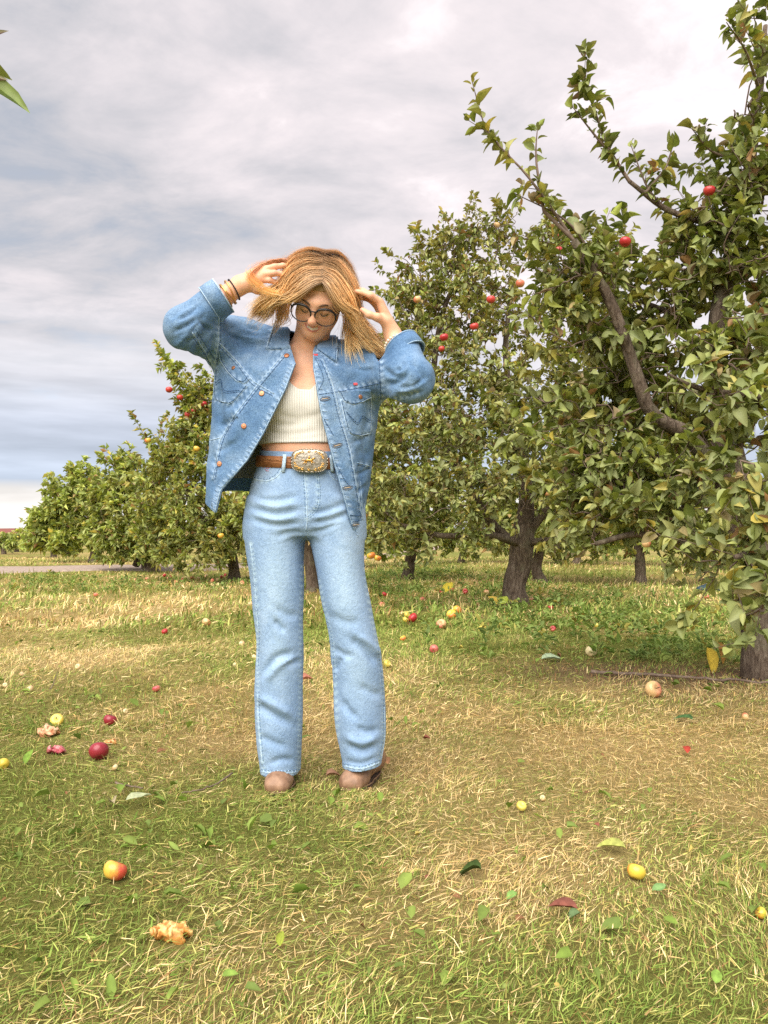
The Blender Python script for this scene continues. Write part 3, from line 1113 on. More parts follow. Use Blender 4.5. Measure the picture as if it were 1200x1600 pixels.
# the near tree at the right
apple_tree('nearest apple tree with long limb sweeping up and two thin leafy leaders on top',
           [(1198, 1062, 4.2), (1190, 960, 4.2), (1168, 850, 4.2), (1146, 756, 4.2), (1123, 581, 4.2), (1120, 490, 4.2), (1150, 375, 4.2), (1172, 255, 4.2), (1186, 140, 4.2), (1196, 40, 4.2)],
           [.115, .105, .10, .095, .055, .045, .038, .03, .022, .012],
           [([(1146, 756, 4.2), (1112, 723, 4.15), (1081, 679, 4.1), (1055, 666, 4.05), (1024, 643, 4.0), (1006, 596, 3.95), (993, 560, 3.95), (962, 477, 3.9), (931, 426, 3.88), (896, 375, 3.85)], .050, .021),
            ([(1160, 870, 4.2), (1117, 860, 4.1), (1060, 855, 4.0), (993, 839, 3.95), (930, 850, 3.9)], .035, .012),
            ([(1123, 600, 4.2), (1090, 545, 4.25), (1050, 490, 4.3), (1000, 470, 4.35)], .028, .012),
            ([(1150, 700, 4.2), (1180, 660, 3.9), (1190, 630, 3.5), (1128, 622, 3.25), (1081, 607, 3.15), (1042, 583, 3.1)], .026, .005),
            ([(1168, 850, 4.2), (1175, 850, 3.7), (1165, 860, 3.2), (1150, 870, 2.9)], .030, .010),
            ([(1150, 375, 4.2), (1100, 345, 4.15), (1033, 321, 4.1), (983, 283, 4.05)], .022, .011)],
           [(1165, 190, 4.1, 38), (1085, 360, 4.15, 42), (1150, 300, 4.0, 48), (960, 400, 4.1, 34), (905, 450, 4.1, 38), (1180, 290, 4.0, 55), (1120, 320, 4.1, 48), (1165, 400, 4.0, 62), (1095, 430, 4.2, 62), (1030, 460, 4.15, 52), (985, 520, 4.35, 52), (1060, 550, 4.1, 72), (1150, 540, 3.9, 72),
            (945, 590, 4.35, 52), (1010, 640, 4.4, 58), (1090, 650, 4.5, 62), (1160, 660, 3.6, 62), (930, 680, 4.1, 55), (1000, 740, 4.1, 58), (1080, 765, 3.9, 56), (1160, 780, 3.4, 50), (920, 770, 4.1, 55),
            (990, 790, 4.0, 46), (915, 825, 4.0, 40), (1075, 815, 3.8, 42), (1170, 860, 3.1, 55), (1120, 890, 3.5, 36), (1175, 930, 3.0, 38), (900, 520, 4.0, 38), (955, 430, 3.9, 40), (880, 430, 3.9, 30), (1190, 90, 4.0, 28), (1195, 20, 3.6, 22),
            (1190, 720, 3.0, 40), (1120, 610, 3.2, 36), (870, 640, 4.2, 40), (1160, 970, 3.2, 22)],
           620, 22, .064, (.085, .05), 2,
           [([(896, 375, 3.85), (858, 321, 3.83), (821, 271, 3.8), (762, 204, 3.78), (737, 125, 3.76)], 70), ([(983, 283, 4.05), (950, 229, 4.03), (925, 162, 4.0), (903, 122, 3.98)], 58),
            ([(850, 330, 3.83), (838, 250, 3.83), (840, 195, 3.82)], 26), ([(1033, 321, 4.1), (1010, 290, 4.08), (985, 225, 4.05)], 26), ([(958, 245, 4.03), (930, 212, 4.0), (893, 165, 3.97)], 24), ([(1010, 300, 4.08), (1040, 262, 4.05), (1052, 225, 4.05)], 26),
            ([(1186, 140, 4.0), (1165, 80, 3.8), (1135, 35, 3.6)], 30), ([(1150, 250, 4.1), (1110, 235, 4.05), (1080, 200, 4.0)], 26), ([(940, 430, 3.9), (890, 350, 3.85), (800, 300, 3.85)], 34)],
           own=290, seed=41, up=.2, bias=1.0)
# second in the row, many yellowing leaves
apple_tree('apple tree with thick fissured grey trunk and yellowing upper leaves, next in the row',
           [(806, 952, 8.0), (804, 915, 8.0), (812, 880, 8.0), (816, 845, 8.0), (822, 780, 8.0), (815, 700, 8.0)], [.125, .115, .11, .125, .075, .05],
           [([(816, 850, 8.0), (780, 830, 7.8), (740, 770, 7.6), (700, 690, 7.6), (680, 600, 7.7), (690, 500, 7.9), (720, 420, 8.0)], .055, .02),
            ([(816, 845, 8.0), (850, 800, 7.9), (880, 720, 7.9), (900, 640, 8.0), (870, 540, 8.1), (862, 430, 8.1)], .05, .022),
            ([(820, 760, 8.0), (815, 680, 8.0), (790, 560, 8.0), (800, 440, 8.0)], .05, .02),
            ([(816, 850, 8.0), (760, 838, 7.6), (690, 840, 7.3), (630, 820, 7.2)], .05, .015),
            ([(816, 850, 8.0), (870, 846, 7.7), (930, 835, 7.5)], .045, .015)],
           [(715, 385, 8.0, 44), (672, 430, 8.0, 52), (780, 375, 8.1, 48), (845, 380, 8.2, 46), (650, 485, 7.9, 46), (905, 440, 8.2, 50), (935, 400, 8.3, 38), (945, 480, 8.3, 44), (740, 440, 7.9, 50), (660, 520, 7.8, 52), (735, 500, 7.8, 62), (815, 490, 8.0, 62), (880, 500, 8.2, 52), (640, 590, 7.6, 48), (710, 590, 7.5, 60),
            (790, 590, 7.6, 62), (870, 600, 7.9, 56), (630, 670, 7.5, 50), (700, 680, 7.3, 60), (780, 680, 7.3, 60), (855, 690, 7.6, 55), (620, 750, 7.4, 46), (680, 770, 7.2, 52), (750, 770, 7.2, 50), (830, 770, 7.5, 46),
            (610, 820, 7.4, 34), (660, 845, 7.3, 30), (900, 790, 7.5, 40), (760, 830, 7.3, 30), (930, 560, 8.2, 46), (940, 660, 8.0, 42), (870, 850, 7.6, 26), (590, 700, 7.6, 30)],
           1080, 25, .064, (.24, .10), 1,
           [([(700, 430, 8.0), (722, 360, 8.0), (740, 302, 8.0)], 40), ([(650, 530, 7.7), (628, 480, 7.7), (614, 432, 7.7)], 30), ([(770, 420, 8.1), (780, 370, 8.1), (770, 330, 8.1)], 24), ([(670, 470, 7.9), (655, 420, 7.9), (660, 375, 7.9)], 26),
            ([(860, 430, 8.2), (870, 380, 8.2), (885, 345, 8.2)], 24)],
           own=280, seed=52, up=.25)
apple_tree('slim apple tree deeper in the orchard, half hidden behind the yellowing one',
           [(636, 906, 12.6), (640, 880, 12.6), (645, 840, 12.6), (640, 760, 12.6)], [.10, .09, .085, .05],
           [([(642, 850, 12.6), (610, 800, 12.4), (590, 720, 12.4), (600, 640, 12.5)], .06, .02), ([(642, 850, 12.6), (680, 800, 12.4), (700, 720, 12.4)], .06, .02)],
           [(600, 620, 12.4, 36), (640, 690, 12.4, 45), (590, 700, 12.3, 40), (620, 770, 12.2, 45), (670, 770, 12.2, 45), (580, 790, 12.2, 36), (640, 840, 12.2, 32), (690, 830, 12.2, 30), (700, 700, 12.5, 40)],
           380, 26, .10, (.10, .05), 0, seed=63, far=True)
apple_tree('leaning apple tree with pale twin trunk behind the fissured grey one',
           [(846, 912, 11.8), (838, 885, 11.8), (845, 850, 11.8), (850, 780, 11.8)], [.085, .075, .07, .05],
           [([(845, 850, 11.8), (800, 800, 11.7), (770, 740, 11.7)], .05, .02), ([(845, 850, 11.8), (900, 800, 11.6), (920, 720, 11.6)], .05, .02)],
           [(850, 720, 11.8, 50), (800, 770, 11.7, 45), (890, 770, 11.6, 50), (840, 820, 11.6, 45), (920, 820, 11.6, 42), (780, 830, 11.6, 36), (880, 650, 11.9, 46), (800, 680, 11.9, 42), (950, 740, 11.8, 45)],
           400, 26, .10, (.08, .04), 0, seed=64, far=True)
apple_tree('apple tree with slender straight trunk standing alone in the sunlit grass gap',
           [(1001, 914, 11.5), (1000, 885, 11.5), (998, 850, 11.5), (1000, 780, 11.5)], [.085, .078, .075, .05],
           [([(998, 855, 11.5), (960, 800, 11.4), (940, 730, 11.4)], .05, .02), ([(998, 855, 11.5), (1050, 800, 11.4), (1080, 720, 11.4)], .05, .02)],
           [(1000, 720, 11.5, 55), (960, 780, 11.4, 48), (1040, 780, 11.3, 50), (1000, 830, 11.3, 42), (1060, 840, 11.3, 38), (950, 840, 11.3, 36), (1090, 760, 11.4, 45), (1120, 820, 11.5, 42), (1040, 690, 11.6, 45), (1090, 870, 11.5, 22)],
           400, 26, .10, (.06, .03), 0, seed=65, far=True)
apple_tree('apple tree straight behind the woman, trunk showing between her legs',
           [(489, 928, 10.0), (487, 900, 10.0), (484, 860, 10.0), (482, 780, 10.0)], [.095, .085, .08, .05],
           [([(484, 850, 10.0), (440, 790, 9.9), (420, 720, 9.9)], .06, .02), ([(484, 850, 10.0), (540, 800, 9.9), (570, 720, 9.9)], .06, .02)],
           [(480, 700, 10.0, 60), (430, 760, 9.9, 48), (530, 750, 9.9, 55), (480, 800, 9.8, 50), (570, 790, 9.9, 42), (585, 840, 9.9, 30), (420, 820, 9.9, 36), (570, 690, 10.1, 40), (520, 845, 9.9, 30)],
           380, 26, .10, (.08, .04), 0, seed=66, far=True)
apple_tree('apple tree with long upright shoots bearing red apples, left of the denim jacket',
           [(366, 908, 12.8), (364, 880, 12.8), (352, 840, 12.8), (340, 770, 12.8), (330, 700, 12.8)], [.10, .09, .085, .06, .03],
           [([(352, 850, 12.8), (310, 800, 12.6), (280, 740, 12.6), (265, 700, 12.6)], .06, .02), ([(352, 850, 12.8), (390, 800, 12.6), (400, 730, 12.6)], .06, .02)],
           [(335, 690, 12.6, 42), (300, 710, 12.5, 40), (265, 730, 12.5, 30), (360, 740, 12.5, 48), (310, 770, 12.4, 48), (265, 790, 12.4, 42), (370, 810, 12.4, 45), (320, 830, 12.3, 45), (280, 850, 12.4, 34), (390, 860, 12.4, 30), (350, 872, 12.4, 24), (345, 640, 12.7, 32), (315, 650, 12.6, 32), (322, 615, 12.6, 24), (298, 632, 12.6, 20), (290, 690, 12.6, 30), (400, 770, 12.5, 42), (245, 835, 12.5, 30), (300, 872, 12.4, 26), (330, 872, 12.3, 26), (262, 868, 12.4, 20), (400, 835, 12.4, 36), (235, 770, 12.6, 28)],
           640, 26, .095, (.15, .06), 0,
           [([(315, 680, 12.6), (296, 625, 12.6), (266, 575, 12.6), (242, 532, 12.6)], 150), ([(325, 690, 12.5), (308, 635, 12.5), (282, 590, 12.5), (262, 560, 12.5)], 130), ([(335, 650, 12.6), (328, 600, 12.6), (312, 572, 12.6)], 70), ([(330, 660, 12.6), (322, 620, 12.6), (322, 583, 12.6)], 55), ([(262, 720, 12.5), (232, 690, 12.5), (206, 645, 12.5)], 80), ([(255, 720, 12.5), (248, 690, 12.5), (252, 660, 12.5)], 20), ([(300, 690, 12.6), (290, 660, 12.6), (300, 630, 12.6)], 30)],
           seed=67, far=True, bias=1.12, low=.22, up=.6)
apple_tree('low apple tree on several stems at the edge of the gravel track',
           [(238, 893, 15.2), (236, 872, 15.2), (232, 840, 15.2), (228, 790, 15.2)], [.10, .09, .08, .05],
           [([(212, 884, 15.5), (214, 860, 15.4), (205, 820, 15.3)], .07, .04), ([(226, 888, 15.3), (222, 860, 15.3), (200, 800, 15.2), (175, 750, 15.2)], .07, .02), ([(232, 845, 15.2), (255, 800, 15.1), (250, 750, 15.1)], .06, .02)],
           [(215, 760, 15.2, 34), (180, 770, 15.2, 32), (245, 780, 15.1, 34), (165, 810, 15.1, 30), (205, 815, 15.0, 38), (245, 830, 15.0, 34), (185, 845, 15.0, 26), (225, 858, 15.0, 22), (190, 735, 15.3, 22), (270, 830, 15.0, 28), (170, 855, 15.1, 20), (200, 872, 15.0, 16), (250, 868, 15.0, 20), (178, 868, 15.1, 14), (160, 780, 15.2, 22), (225, 735, 15.3, 22)],
           420, 26, .115, (.08, .06), 0,
           [([(190, 740, 15.2), (175, 715, 15.2), (163, 698, 15.2)], 30), ([(205, 740, 15.2), (204, 710, 15.2), (200, 692, 15.2)], 22)], seed=68, far=True, bias=1.2, low=.2, up=.7)
apple_tree('pale green apple tree beyond the gravel track, trunk forked near the grass',
           [(146, 884, 18.4), (147, 868, 18.4), (143, 840, 18.4), (138, 800, 18.4)], [.10, .08, .07, .04],
           [([(138, 884, 18.5), (143, 862, 18.4), (120, 820, 18.3), (100, 780, 18.3)], .06, .02), ([(147, 862, 18.4), (160, 820, 18.3)], .07, .03)],
           [(135, 765, 18.3, 26), (105, 780, 18.3, 26), (150, 795, 18.2, 24), (120, 805, 18.2, 30), (85, 810, 18.3, 24), (75, 838, 18.3, 22), (110, 840, 18.2, 26), (145, 838, 18.2, 24), (95, 858, 18.3, 16), (60, 852, 18.4, 15), (130, 745, 18.4, 16), (160, 820, 18.3, 20), (115, 862, 18.3, 13), (150, 858, 18.2, 12), (70, 820, 18.4, 16)],
           380, 26, .135, (.05, .03), 0,
           [([(118, 770, 18.3), (110, 745, 18.3), (80, 748, 18.3)], 26), ([(135, 755, 18.3), (128, 735, 18.3), (122, 725, 18.3)], 24), ([(150, 770, 18.3), (150, 745, 18.3), (153, 730, 18.3)], 22)], seed=69, far=True, bias=1.35, low=.2, up=.8)
apple_tree('far pale apple tree at the end of the row above the red woods',
           [(84, 872, 24), (84, 862, 24), (82, 845, 24), (80, 820, 24)], [.10, .09, .07, .04],
           [([(82, 850, 24), (60, 835, 23.8)], .07, .03)],
           [(78, 820, 24, 20), (58, 838, 23.8, 16), (95, 800, 24, 18), (48, 855, 23.8, 11), (80, 850, 23.8, 14), (62, 820, 24, 14), (100, 845, 24, 15)],
           130, 24, .15, (.05, .03), 0, seed=70, far=True, bias=1.5, low=.2, up=.8)
apple_tree('rounded green bush standing before the red woods', [(6, 872, 27), (6, 866, 27), (6, 858, 27), (6, 850, 27)], [.1, .09, .08, .05], [],
           [(8, 858, 27, 12), (-8, 855, 27, 14), (18, 864, 27, 7), (0, 846, 27, 9), (-25, 850, 27, 16)], 90, 24, .15, (.03, .02), 0, seed=71, far=True, bias=1.25, name='bush')
apple_tree('small grey green bush between the rounded bush and the pale trees', [(26, 872, 30), (26, 864, 30), (26, 856, 30), (26, 848, 30)], [.1, .09, .08, .05], [],
           [(26, 855, 30, 9), (24, 845, 30, 8), (30, 864, 30, 7)], 50, 22, .16, (.12, .1), 0, seed=72, far=True, bias=1.2, name='bush')
# trees further back that close the view under the near crowns
for k, (px_, d_, py0, lab) in enumerate(((560, 17, 700, 'distant apple tree low behind the hip of the light jeans'), (720, 19, 690, 'distant apple tree closing the gap behind the fissured trunk'),
                                         (900, 18, 680, 'distant apple tree across the track behind the leaning pale trunk'), (1075, 17.5, 690, 'distant apple tree across the track beyond the slender straight trunk'),
                                         (1190, 16.0, 660, 'distant apple tree behind the nearest trunk'), (430, 18.5, 730, 'distant apple tree low behind the open side of the denim jacket'))):
    pb = 830 + .8 * 1200 / d_
    sc_ = 12 / d_
    apple_tree(lab, [(px_, pb, d_), (px_ + 3, pb - 25 * sc_, d_), (px_, pb - 55 * sc_, d_), (px_ - 3, 800, d_)], [.09, .08, .07, .04],
               [([(px_, 850, d_), (px_ - 40 * sc_, 800, d_), (px_ - 50 * sc_, 750, d_)], .06, .02), ([(px_, 850, d_), (px_ + 45 * sc_, 800, d_), (px_ + 60 * sc_, 760, d_)], .06, .02)],
               [(px_, py0 + 60, d_, 66 * sc_), (px_ - 55 * sc_, 790, d_, 58 * sc_), (px_ + 55 * sc_, 790, d_, 58 * sc_), (px_, 830, d_, 55 * sc_), (px_ - 70 * sc_, 848, d_, 46 * sc_), (px_ + 75 * sc_, 848, d_, 46 * sc_), (px_, 855, d_, 36 * sc_), (px_ - 120 * sc_, 828, d_, 46 * sc_), (px_ + 120 * sc_, 828, d_, 46 * sc_), (px_ + 20, py0, d_, 45 * sc_)],
               210, 24, .14, (.06, .04), 0, seed=80 + k, far=True, bias=1.15, low=.3)
# the tree at the left whose shoot tips just reach into view
apple_tree('apple tree beside the camera, of which only drooping leaf tips show',
           [(-1500, 1230, 2.0), (-1490, 1000, 2.0), (-1440, 700, 2.0), (-1350, 400, 2.0)], [.12, .10, .08, .04],
           [([(-1420, 640, 2.0), (-1000, 420, 1.9), (-600, 260, 1.8), (-330, 170, 1.7)], .04, .008), ([(-1400, 560, 2.0), (-1500, 200, 2.1), (-1700, -200, 2.2)], .04, .015)],
           [(-1400, 300, 2.0, 320), (-1000, 380, 1.9, 200), (-1700, 500, 2.2, 320), (-1300, -50, 2.0, 240), (-800, 250, 1.85, 130)],
           90, 18, .072, (.04, .02), 2, [([(-330, 170, 1.7), (-180, 120, 1.6), (-100, 80, 1.55), (-62, 108, 1.5), (-38, 124, 1.48)], 2)], seed=90,
           tips=[((-40, 126, 1.48), (46, 166, 1.47), .20, (.15, .24, .02)), ((-24, 130, 1.48), (10, 120, 1.46), .16, (.20, .12, .09)), ((-50, 80, 1.5), (9, 41, 1.5), .14, (.22, .15, .13))])
# ------------------------------------------------------------------ the woman
M_skin = attr_mat('skin', .48, .35, sub=.12, noise_s=38, noise_a=.085)
M_den = denim('jacket_denim', (.060, .135, .27), (.120, .220, .375), (.225, .335, .48))
M_den_seam = denim('jacket_denim_worn', (.20, .33, .50), (.33, .47, .63), (.48, .61, .74))
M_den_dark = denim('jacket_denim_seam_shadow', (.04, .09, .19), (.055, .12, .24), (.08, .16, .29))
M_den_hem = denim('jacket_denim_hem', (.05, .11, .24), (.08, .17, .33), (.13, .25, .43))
M_den_in = denim('jacket_denim_reverse', (.16, .18, .20), (.22, .245, .27), (.29, .31, .33))
M_jean = denim('jeans_denim', (.18, .285, .45), (.25, .37, .545), (.335, .46, .63), .35)
M_jean_seam = denim('jeans_denim_worn', (.36, .50, .64), (.47, .62, .76), (.60, .73, .84))
M_jean_dark = denim('jeans_denim_stitch', (.11, .21, .36), (.14, .26, .42), (.18, .30, .47))
M_copper = simple_mat('copper_button', (.40, .16, .08), (.58, .28, .15), 60, .45, .7)
M_red = simple_mat('red_tag', (.55, .05, .07), (.65, .09, .10), 50, .7)
M_pinkthread = simple_mat('pink_thread', (.55, .12, .16), (.6, .18, .2), 50, .7)
M_leather = simple_mat('tan_leather', (.17, .062, .022), (.36, .15, .055), 42, .55, 0, .35, .4)
M_boot = simple_mat('boot_leather', (.15, .078, .044), (.36, .215, .135), 34, .5, 0, .5, .35, 7)
M_welt = simple_mat('boot_welt', (.16, .09, .05), (.26, .16, .09), 40, .7)
M_sole = simple_mat('boot_sole', (.05, .03, .02), (.09, .055, .035), 20, .8)
M_silver = simple_mat('buckle_silver', (.26, .23, .18), (.52, .47, .39), 150, .36, .95, .3)
M_gold = simple_mat('buckle_gold', (.55, .30, .06), (.85, .52, .14), 90, .32, .95)
M_black = simple_mat('black_acetate', (.010, .009, .010), (.018, .016, .017), 20, .22)
M_clear = simple_mat('clear_acetate', (.45, .40, .40), (.55, .5, .5), 20, .15)
M_glass, t_, b_ = mat('lens_glass')
t_.nodes.remove(b_)
_tr = nd(t_, 'ShaderNodeBsdfTransparent', {'Color': (.985, .975, .975, 1)})
_gl = nd(t_, 'ShaderNodeBsdfGlossy', {'Roughness': .03})
t_.links.new(nd(t_, 'ShaderNodeMixShader', {0: .07, 1: _tr.outputs[0], 2: _gl.outputs[0]}).outputs[0],
             t_.nodes['Material Output'].inputs[0])
M_brow = simple_mat('brow_hair', (.10, .05, .025), (.15, .08, .04), 60, .7)

M_rib, t_, b_ = mat('ribbed_knit')
_co = nd(t_, 'ShaderNodeTexCoord').outputs['Object']
_wv = nd(t_, 'ShaderNodeTexWave', {'Scale': 42., 'Distortion': .35, 'Detail': 2.}, bands_direction='X')
t_.links.new(_co, _wv.inputs['Vector'])
_c = ramp(t_, _wv.outputs['Fac'], [(.0, (.60, .58, .51)), (.6, (.74, .72, .66))])
_c = mixc(t_, .5, _c, ramp(t_, noise_n(t_, 30, 4, .6, _co), [(.3, (.85, .85, .85)), (.7, (1.08, 1.08, 1.08))]), 'MULTIPLY')
t_.links.new(_c, b_.inputs['Base Color'])
b_.inputs['Roughness'].default_value = .9
bump(t_, b_, _wv.outputs['Fac'], .4, .003)

FX, FY = -0.225, 2.42
person = thing('person', 'woman in denim jacket, cream crop top and light jeans, head bowed, hands in hair', 'person', (FX, FY, 0))

# --- head frame
TH, PH, HS = math.radians(41), math.radians(12), .95
Rx = np.array([[1, 0, 0], [0, math.cos(TH), -math.sin(TH)], [0, math.sin(TH), math.cos(TH)]])
Ry = np.array([[math.cos(PH), 0, math.sin(PH)], [0, 1, 0], [-math.sin(PH), 0, math.cos(PH)]])
HR = Ry @ Rx
HC = P(500, 466, 2.335)


def H(x, y, z):
    return HC + HS * (HR @ np.array((x, y, z), float))


def Hinv(V):
    return (np.asarray(V) - HC) @ HR / HS


TORSO = [(556, 425, 535, 2.465, .060), (575, 392, 560, 2.455, .080), (605, 396, 560, 2.44, .098), (635, 400, 560, 2.432, .102),
         (670, 406, 558, 2.432, .096), (700, 409, 557, 2.432, .096), (730, 410, 554, 2.432, .090), (770, 412, 550, 2.435, .080),
         (800, 425, 540, 2.44, .060)]

B = Field((-.75, 2.04, .76), (.17, 2.60, 1.69), .0033)
B.loft(TORSO, k=.0)
B.ell(P(440, 622, 2.360), (.056, .034, .052), .05)
B.ell(P(520, 624, 2.360), (.056, .034, .052), .05)
B.cone(P(478, 575, 2.455), P(490, 512, 2.40), .058, .054, .04)       # neck
B.cone(P(470, 566, 2.45), P(375, 545, 2.46), .04, .052, .05)         # shoulders
B.cone(P(500, 568, 2.45), P(556, 577, 2.46), .04, .050, .05)
B.cone(P(472, 572, 2.405), P(420, 556, 2.43), .010, .010, .03)       # collar bones
B.cone(P(492, 574, 2.405), P(535, 568, 2.43), .010, .010, .03)
ARM_L = [P(375, 545, 2.46), P(290, 511, 2.26), P(374, 446, 2.27)]     # seen at the left: her right arm
ARM_R = [P(556, 577, 2.46), P(643, 594, 2.20), P(614, 524, 2.29)]
for A in (ARM_L, ARM_R):
    B.cone(A[0], A[1], .050, .024, .03)
    m_ = A[1] * .62 + A[2] * .38
    B.cone(A[1], m_, .024, .034, .03)
    B.cone(m_, A[2], .034, .0265, .03)

# head
B.ell(H(0, .022, .035), np.array((.073, .092, .084)) * HS, .02, HR.T)
B.ell(H(0, -.026, -.026), np.array((.060, .062, .066)) * HS, .045, HR.T)
B.cone(H(0, -.070, -.085), H(0, -.062, -.080), .019, .022, .03)
for sx in (-1, 1):
    B.cone(H(.040 * sx, .0, -.054), H(.012 * sx, -.060, -.084), .020, .016, .03)      # jaw line
    B.ell(H(.035 * sx, -.060, -.036), np.array((.024, .022, .022)) * HS, .03, HR.T)    # cheeks lifted by the smile
    B.cone(H(.012 * sx, -.083, .019), H(.046 * sx, -.070, .020), .010, .010, .022)     # brow
    B.ell(H(.031 * sx, -.096, -.004), (.014, .013, .011), .016, HR.T, sub=True)        # eye sockets
    B.ell(H(.031 * sx, -.0735, -.005), (.0135, .0125, .0115), .004, HR.T)              # lowered lids
    B.ell(H(.078 * sx, .012, -.012), np.array((.008, .02, .03)), .008, HR.T)           # ears
    B.cone(H(.008 * sx, -.099, -.037), H(.012 * sx, -.092, -.036), .0065, .0065, .008)  # nostril wings
B.cone(H(0, -.084, .012), H(0, -.110, -.030), .0075, .0110, .014)                      # nose
B.ell(H(0, -.106, -.034), (.0115, .010, .009), .008, HR.T)
ml = lambda x, y, z: H(x, y, z + .0035)
up = [ml(-.024, -.075, -.056), ml(-.012, -.0865, -.0610), ml(0, -.0890, -.0610), ml(.012, -.0865, -.0610), ml(.024, -.075, -.056)]
dn = [ml(-.023, -.074, -.058), ml(-.012, -.084, -.0705), ml(0, -.0865, -.0735), ml(.012, -.084, -.0705), ml(.023, -.074, -.058)]
B.chain(up, [.002, .0042, .0042, .0042, .002], .006)
B.chain(dn, [.002, .0046, .0052, .0046, .002], .006)
B.chain([ml(-.017, -.087, -.0615), ml(0, -.0960, -.0668), ml(.017, -.087, -.0615)], [.0012, .0026, .0012], .003, sub=True)

# hands: palm, four fingers with two bends each, thumb from the side of the palm
HAND_L = dict(w=(374, 446, 2.27), K=[(410, 417, 2.262), (414, 421, 2.247), (413, 429, 2.24), (408, 437, 2.245)],
              F=[[(424, 411, 2.262), (437, 408, 2.275), (449, 407, 2.295)],
                 [(429, 417, 2.240), (442, 415, 2.250), (453, 417, 2.272)],
                 [(428, 427, 2.232), (439, 428, 2.245), (449, 431, 2.265)],
                 [(421, 438, 2.238), (431, 441, 2.250), (439, 445, 2.265)]],
              T=[(388, 446, 2.262), (401, 453, 2.262), (414, 457, 2.272), (425, 458, 2.288)])
HAND_R = dict(w=(614, 524, 2.29), K=[(593, 471, 2.255), (595, 474, 2.275), (594, 478, 2.295), (592, 484, 2.312)],
              F=[[(579, 462, 2.237), (567, 457, 2.243), (555, 455, 2.258)],
                 [(580, 461, 2.262), (567, 454, 2.272), (553, 451, 2.290)],
                 [(580, 464, 2.287), (567, 459, 2.302), (553, 458, 2.318)],
                 [(580, 470, 2.305), (569, 466, 2.320), (557, 466, 2.335)]],
              T=[(604, 503, 2.268), (590, 496, 2.247), (577, 492, 2.240), (566, 484, 2.250)])
for hd in (HAND_L, HAND_R):
    w_ = P(*hd['w']); K = [P(*q) for q in hd['K']]
    for i in range(4):
        w2 = w_ + (K[i] - np.mean(K, 0)) * .42
        B.cone(w2, K[i], .0165, .0110, .016)
    for i, fl in enumerate(hd['F']):
        pts = [K[i]] + [P(*q) for q in fl]
        r = [.0102, .0090, .0078, .0064] if i < 3 else [.0090, .0080, .0069, .0057]
        B.chain(pts, r, .0045)
    tp = [P(*q) for q in hd['T']]
    B.cone(w_, tp[0], .019, .016, .014)
    B.chain(tp, [.016, .0118, .0102, .0074], .007)
V, Q = B.mesh()
del B
V = relax(V, Q, 4, .5)
hl = Hinv(V)
col = np.tile((.76, .42, .265), (len(V), 1))
inh = (np.abs(hl) < .16).all(1)


def blend(mask, c):
    global col
    m = np.clip(mask, 0, 1)[:, None] * inh[:, None]
    col = col * (1 - m) + np.array(c) * m


for sx in (-1, 1):
    dd = np.linalg.norm((hl - (.040 * sx, -.075, -.032)) / (.024, .03, .020), axis=1)
    blend(np.exp(-dd ** 2) * .5, (.74, .28, .19))
    dd = np.linalg.norm((hl - (.031 * sx, -.085, -.003)) / (.016, .02, .010), axis=1)
    blend(np.exp(-dd ** 4) * .35, (.47, .23, .16))
blend(np.exp(-(np.linalg.norm((hl - (0, -.112, -.034)) / (.013, .02, .012), axis=1)) ** 2) * .45, (.76, .28, .2))
lipline = lambda pts: line_d(hl[:, [0, 2]], catmull(np.array(pts, float), 24))[0]
front = hl[:, 1] < -.068
LIPU = [(-.024, -.0525), (-.012, -.0573), (0, -.0570), (.012, -.0573), (.024, -.0525)]
LIPD = [(-.023, -.0545), (-.012, -.0668), (0, -.0700), (.012, -.0668), (.023, -.0545)]
TEETH = [(-.014, -.0590), (0, -.0632), (.014, -.0590)]
blend(np.where(front, np.clip(1.7 - lipline(LIPU) / .0026, 0, 1), 0), (.52, .19, .155))
blend(np.where(front, np.clip(1.7 - lipline(LIPD) / .0030, 0, 1), 0), (.55, .20, .165))
blend(np.where(front, np.clip(1.8 - lipline(TEETH) / .0026, 0, 1), 0), (.78, .74, .69))
for hd in (HAND_L, HAND_R):                            # knuckles and fingertips a little redder
    for fl in hd['F'] + [hd['T']]:
        for q, rr, s in ((fl[-1], .013, .55), (fl[0], .011, .35)):
            dd = np.linalg.norm(V - P(*q), axis=1)
            m = (np.exp(-(dd / rr) ** 2) * s)[:, None]
            col = col * (1 - m) + np.array((.72, .27, .19)) * m
obj('body', V, Q, M_skin, person, cols=col)

# --- face details
mb = MB()
for sx in (-1, 1):
    c = [H(sx * a, b, z) for a, b, z in ((.013, -.0945, .0165), (.026, -.0915, .0225), (.040, -.0835, .0220), (.050, -.0735, .0155))]
    mb.tube(catmull(c, 9), np.array([.0016, .0026, .0028, .0028, .0026, .0024, .0020, .0015, .0009]), 5)
    mb.build('eyebrow', M_brow, person); mb = MB()
mb = MB()
for sx in (-1, 1):
    c = [H(sx * a, b, z) for a, b, z in ((.019, -.0845, -.0095), (.026, -.0885, -.0135), (.035, -.0880, -.0135), (.044, -.0800, -.0085))]
    mb.tube(catmull(c, 9), np.array([.0006, .0010, .0013, .0015, .0016, .0016, .0016, .0014, .0008]), 5)
    mb.build('eyelash', M_black, person); mb = MB()

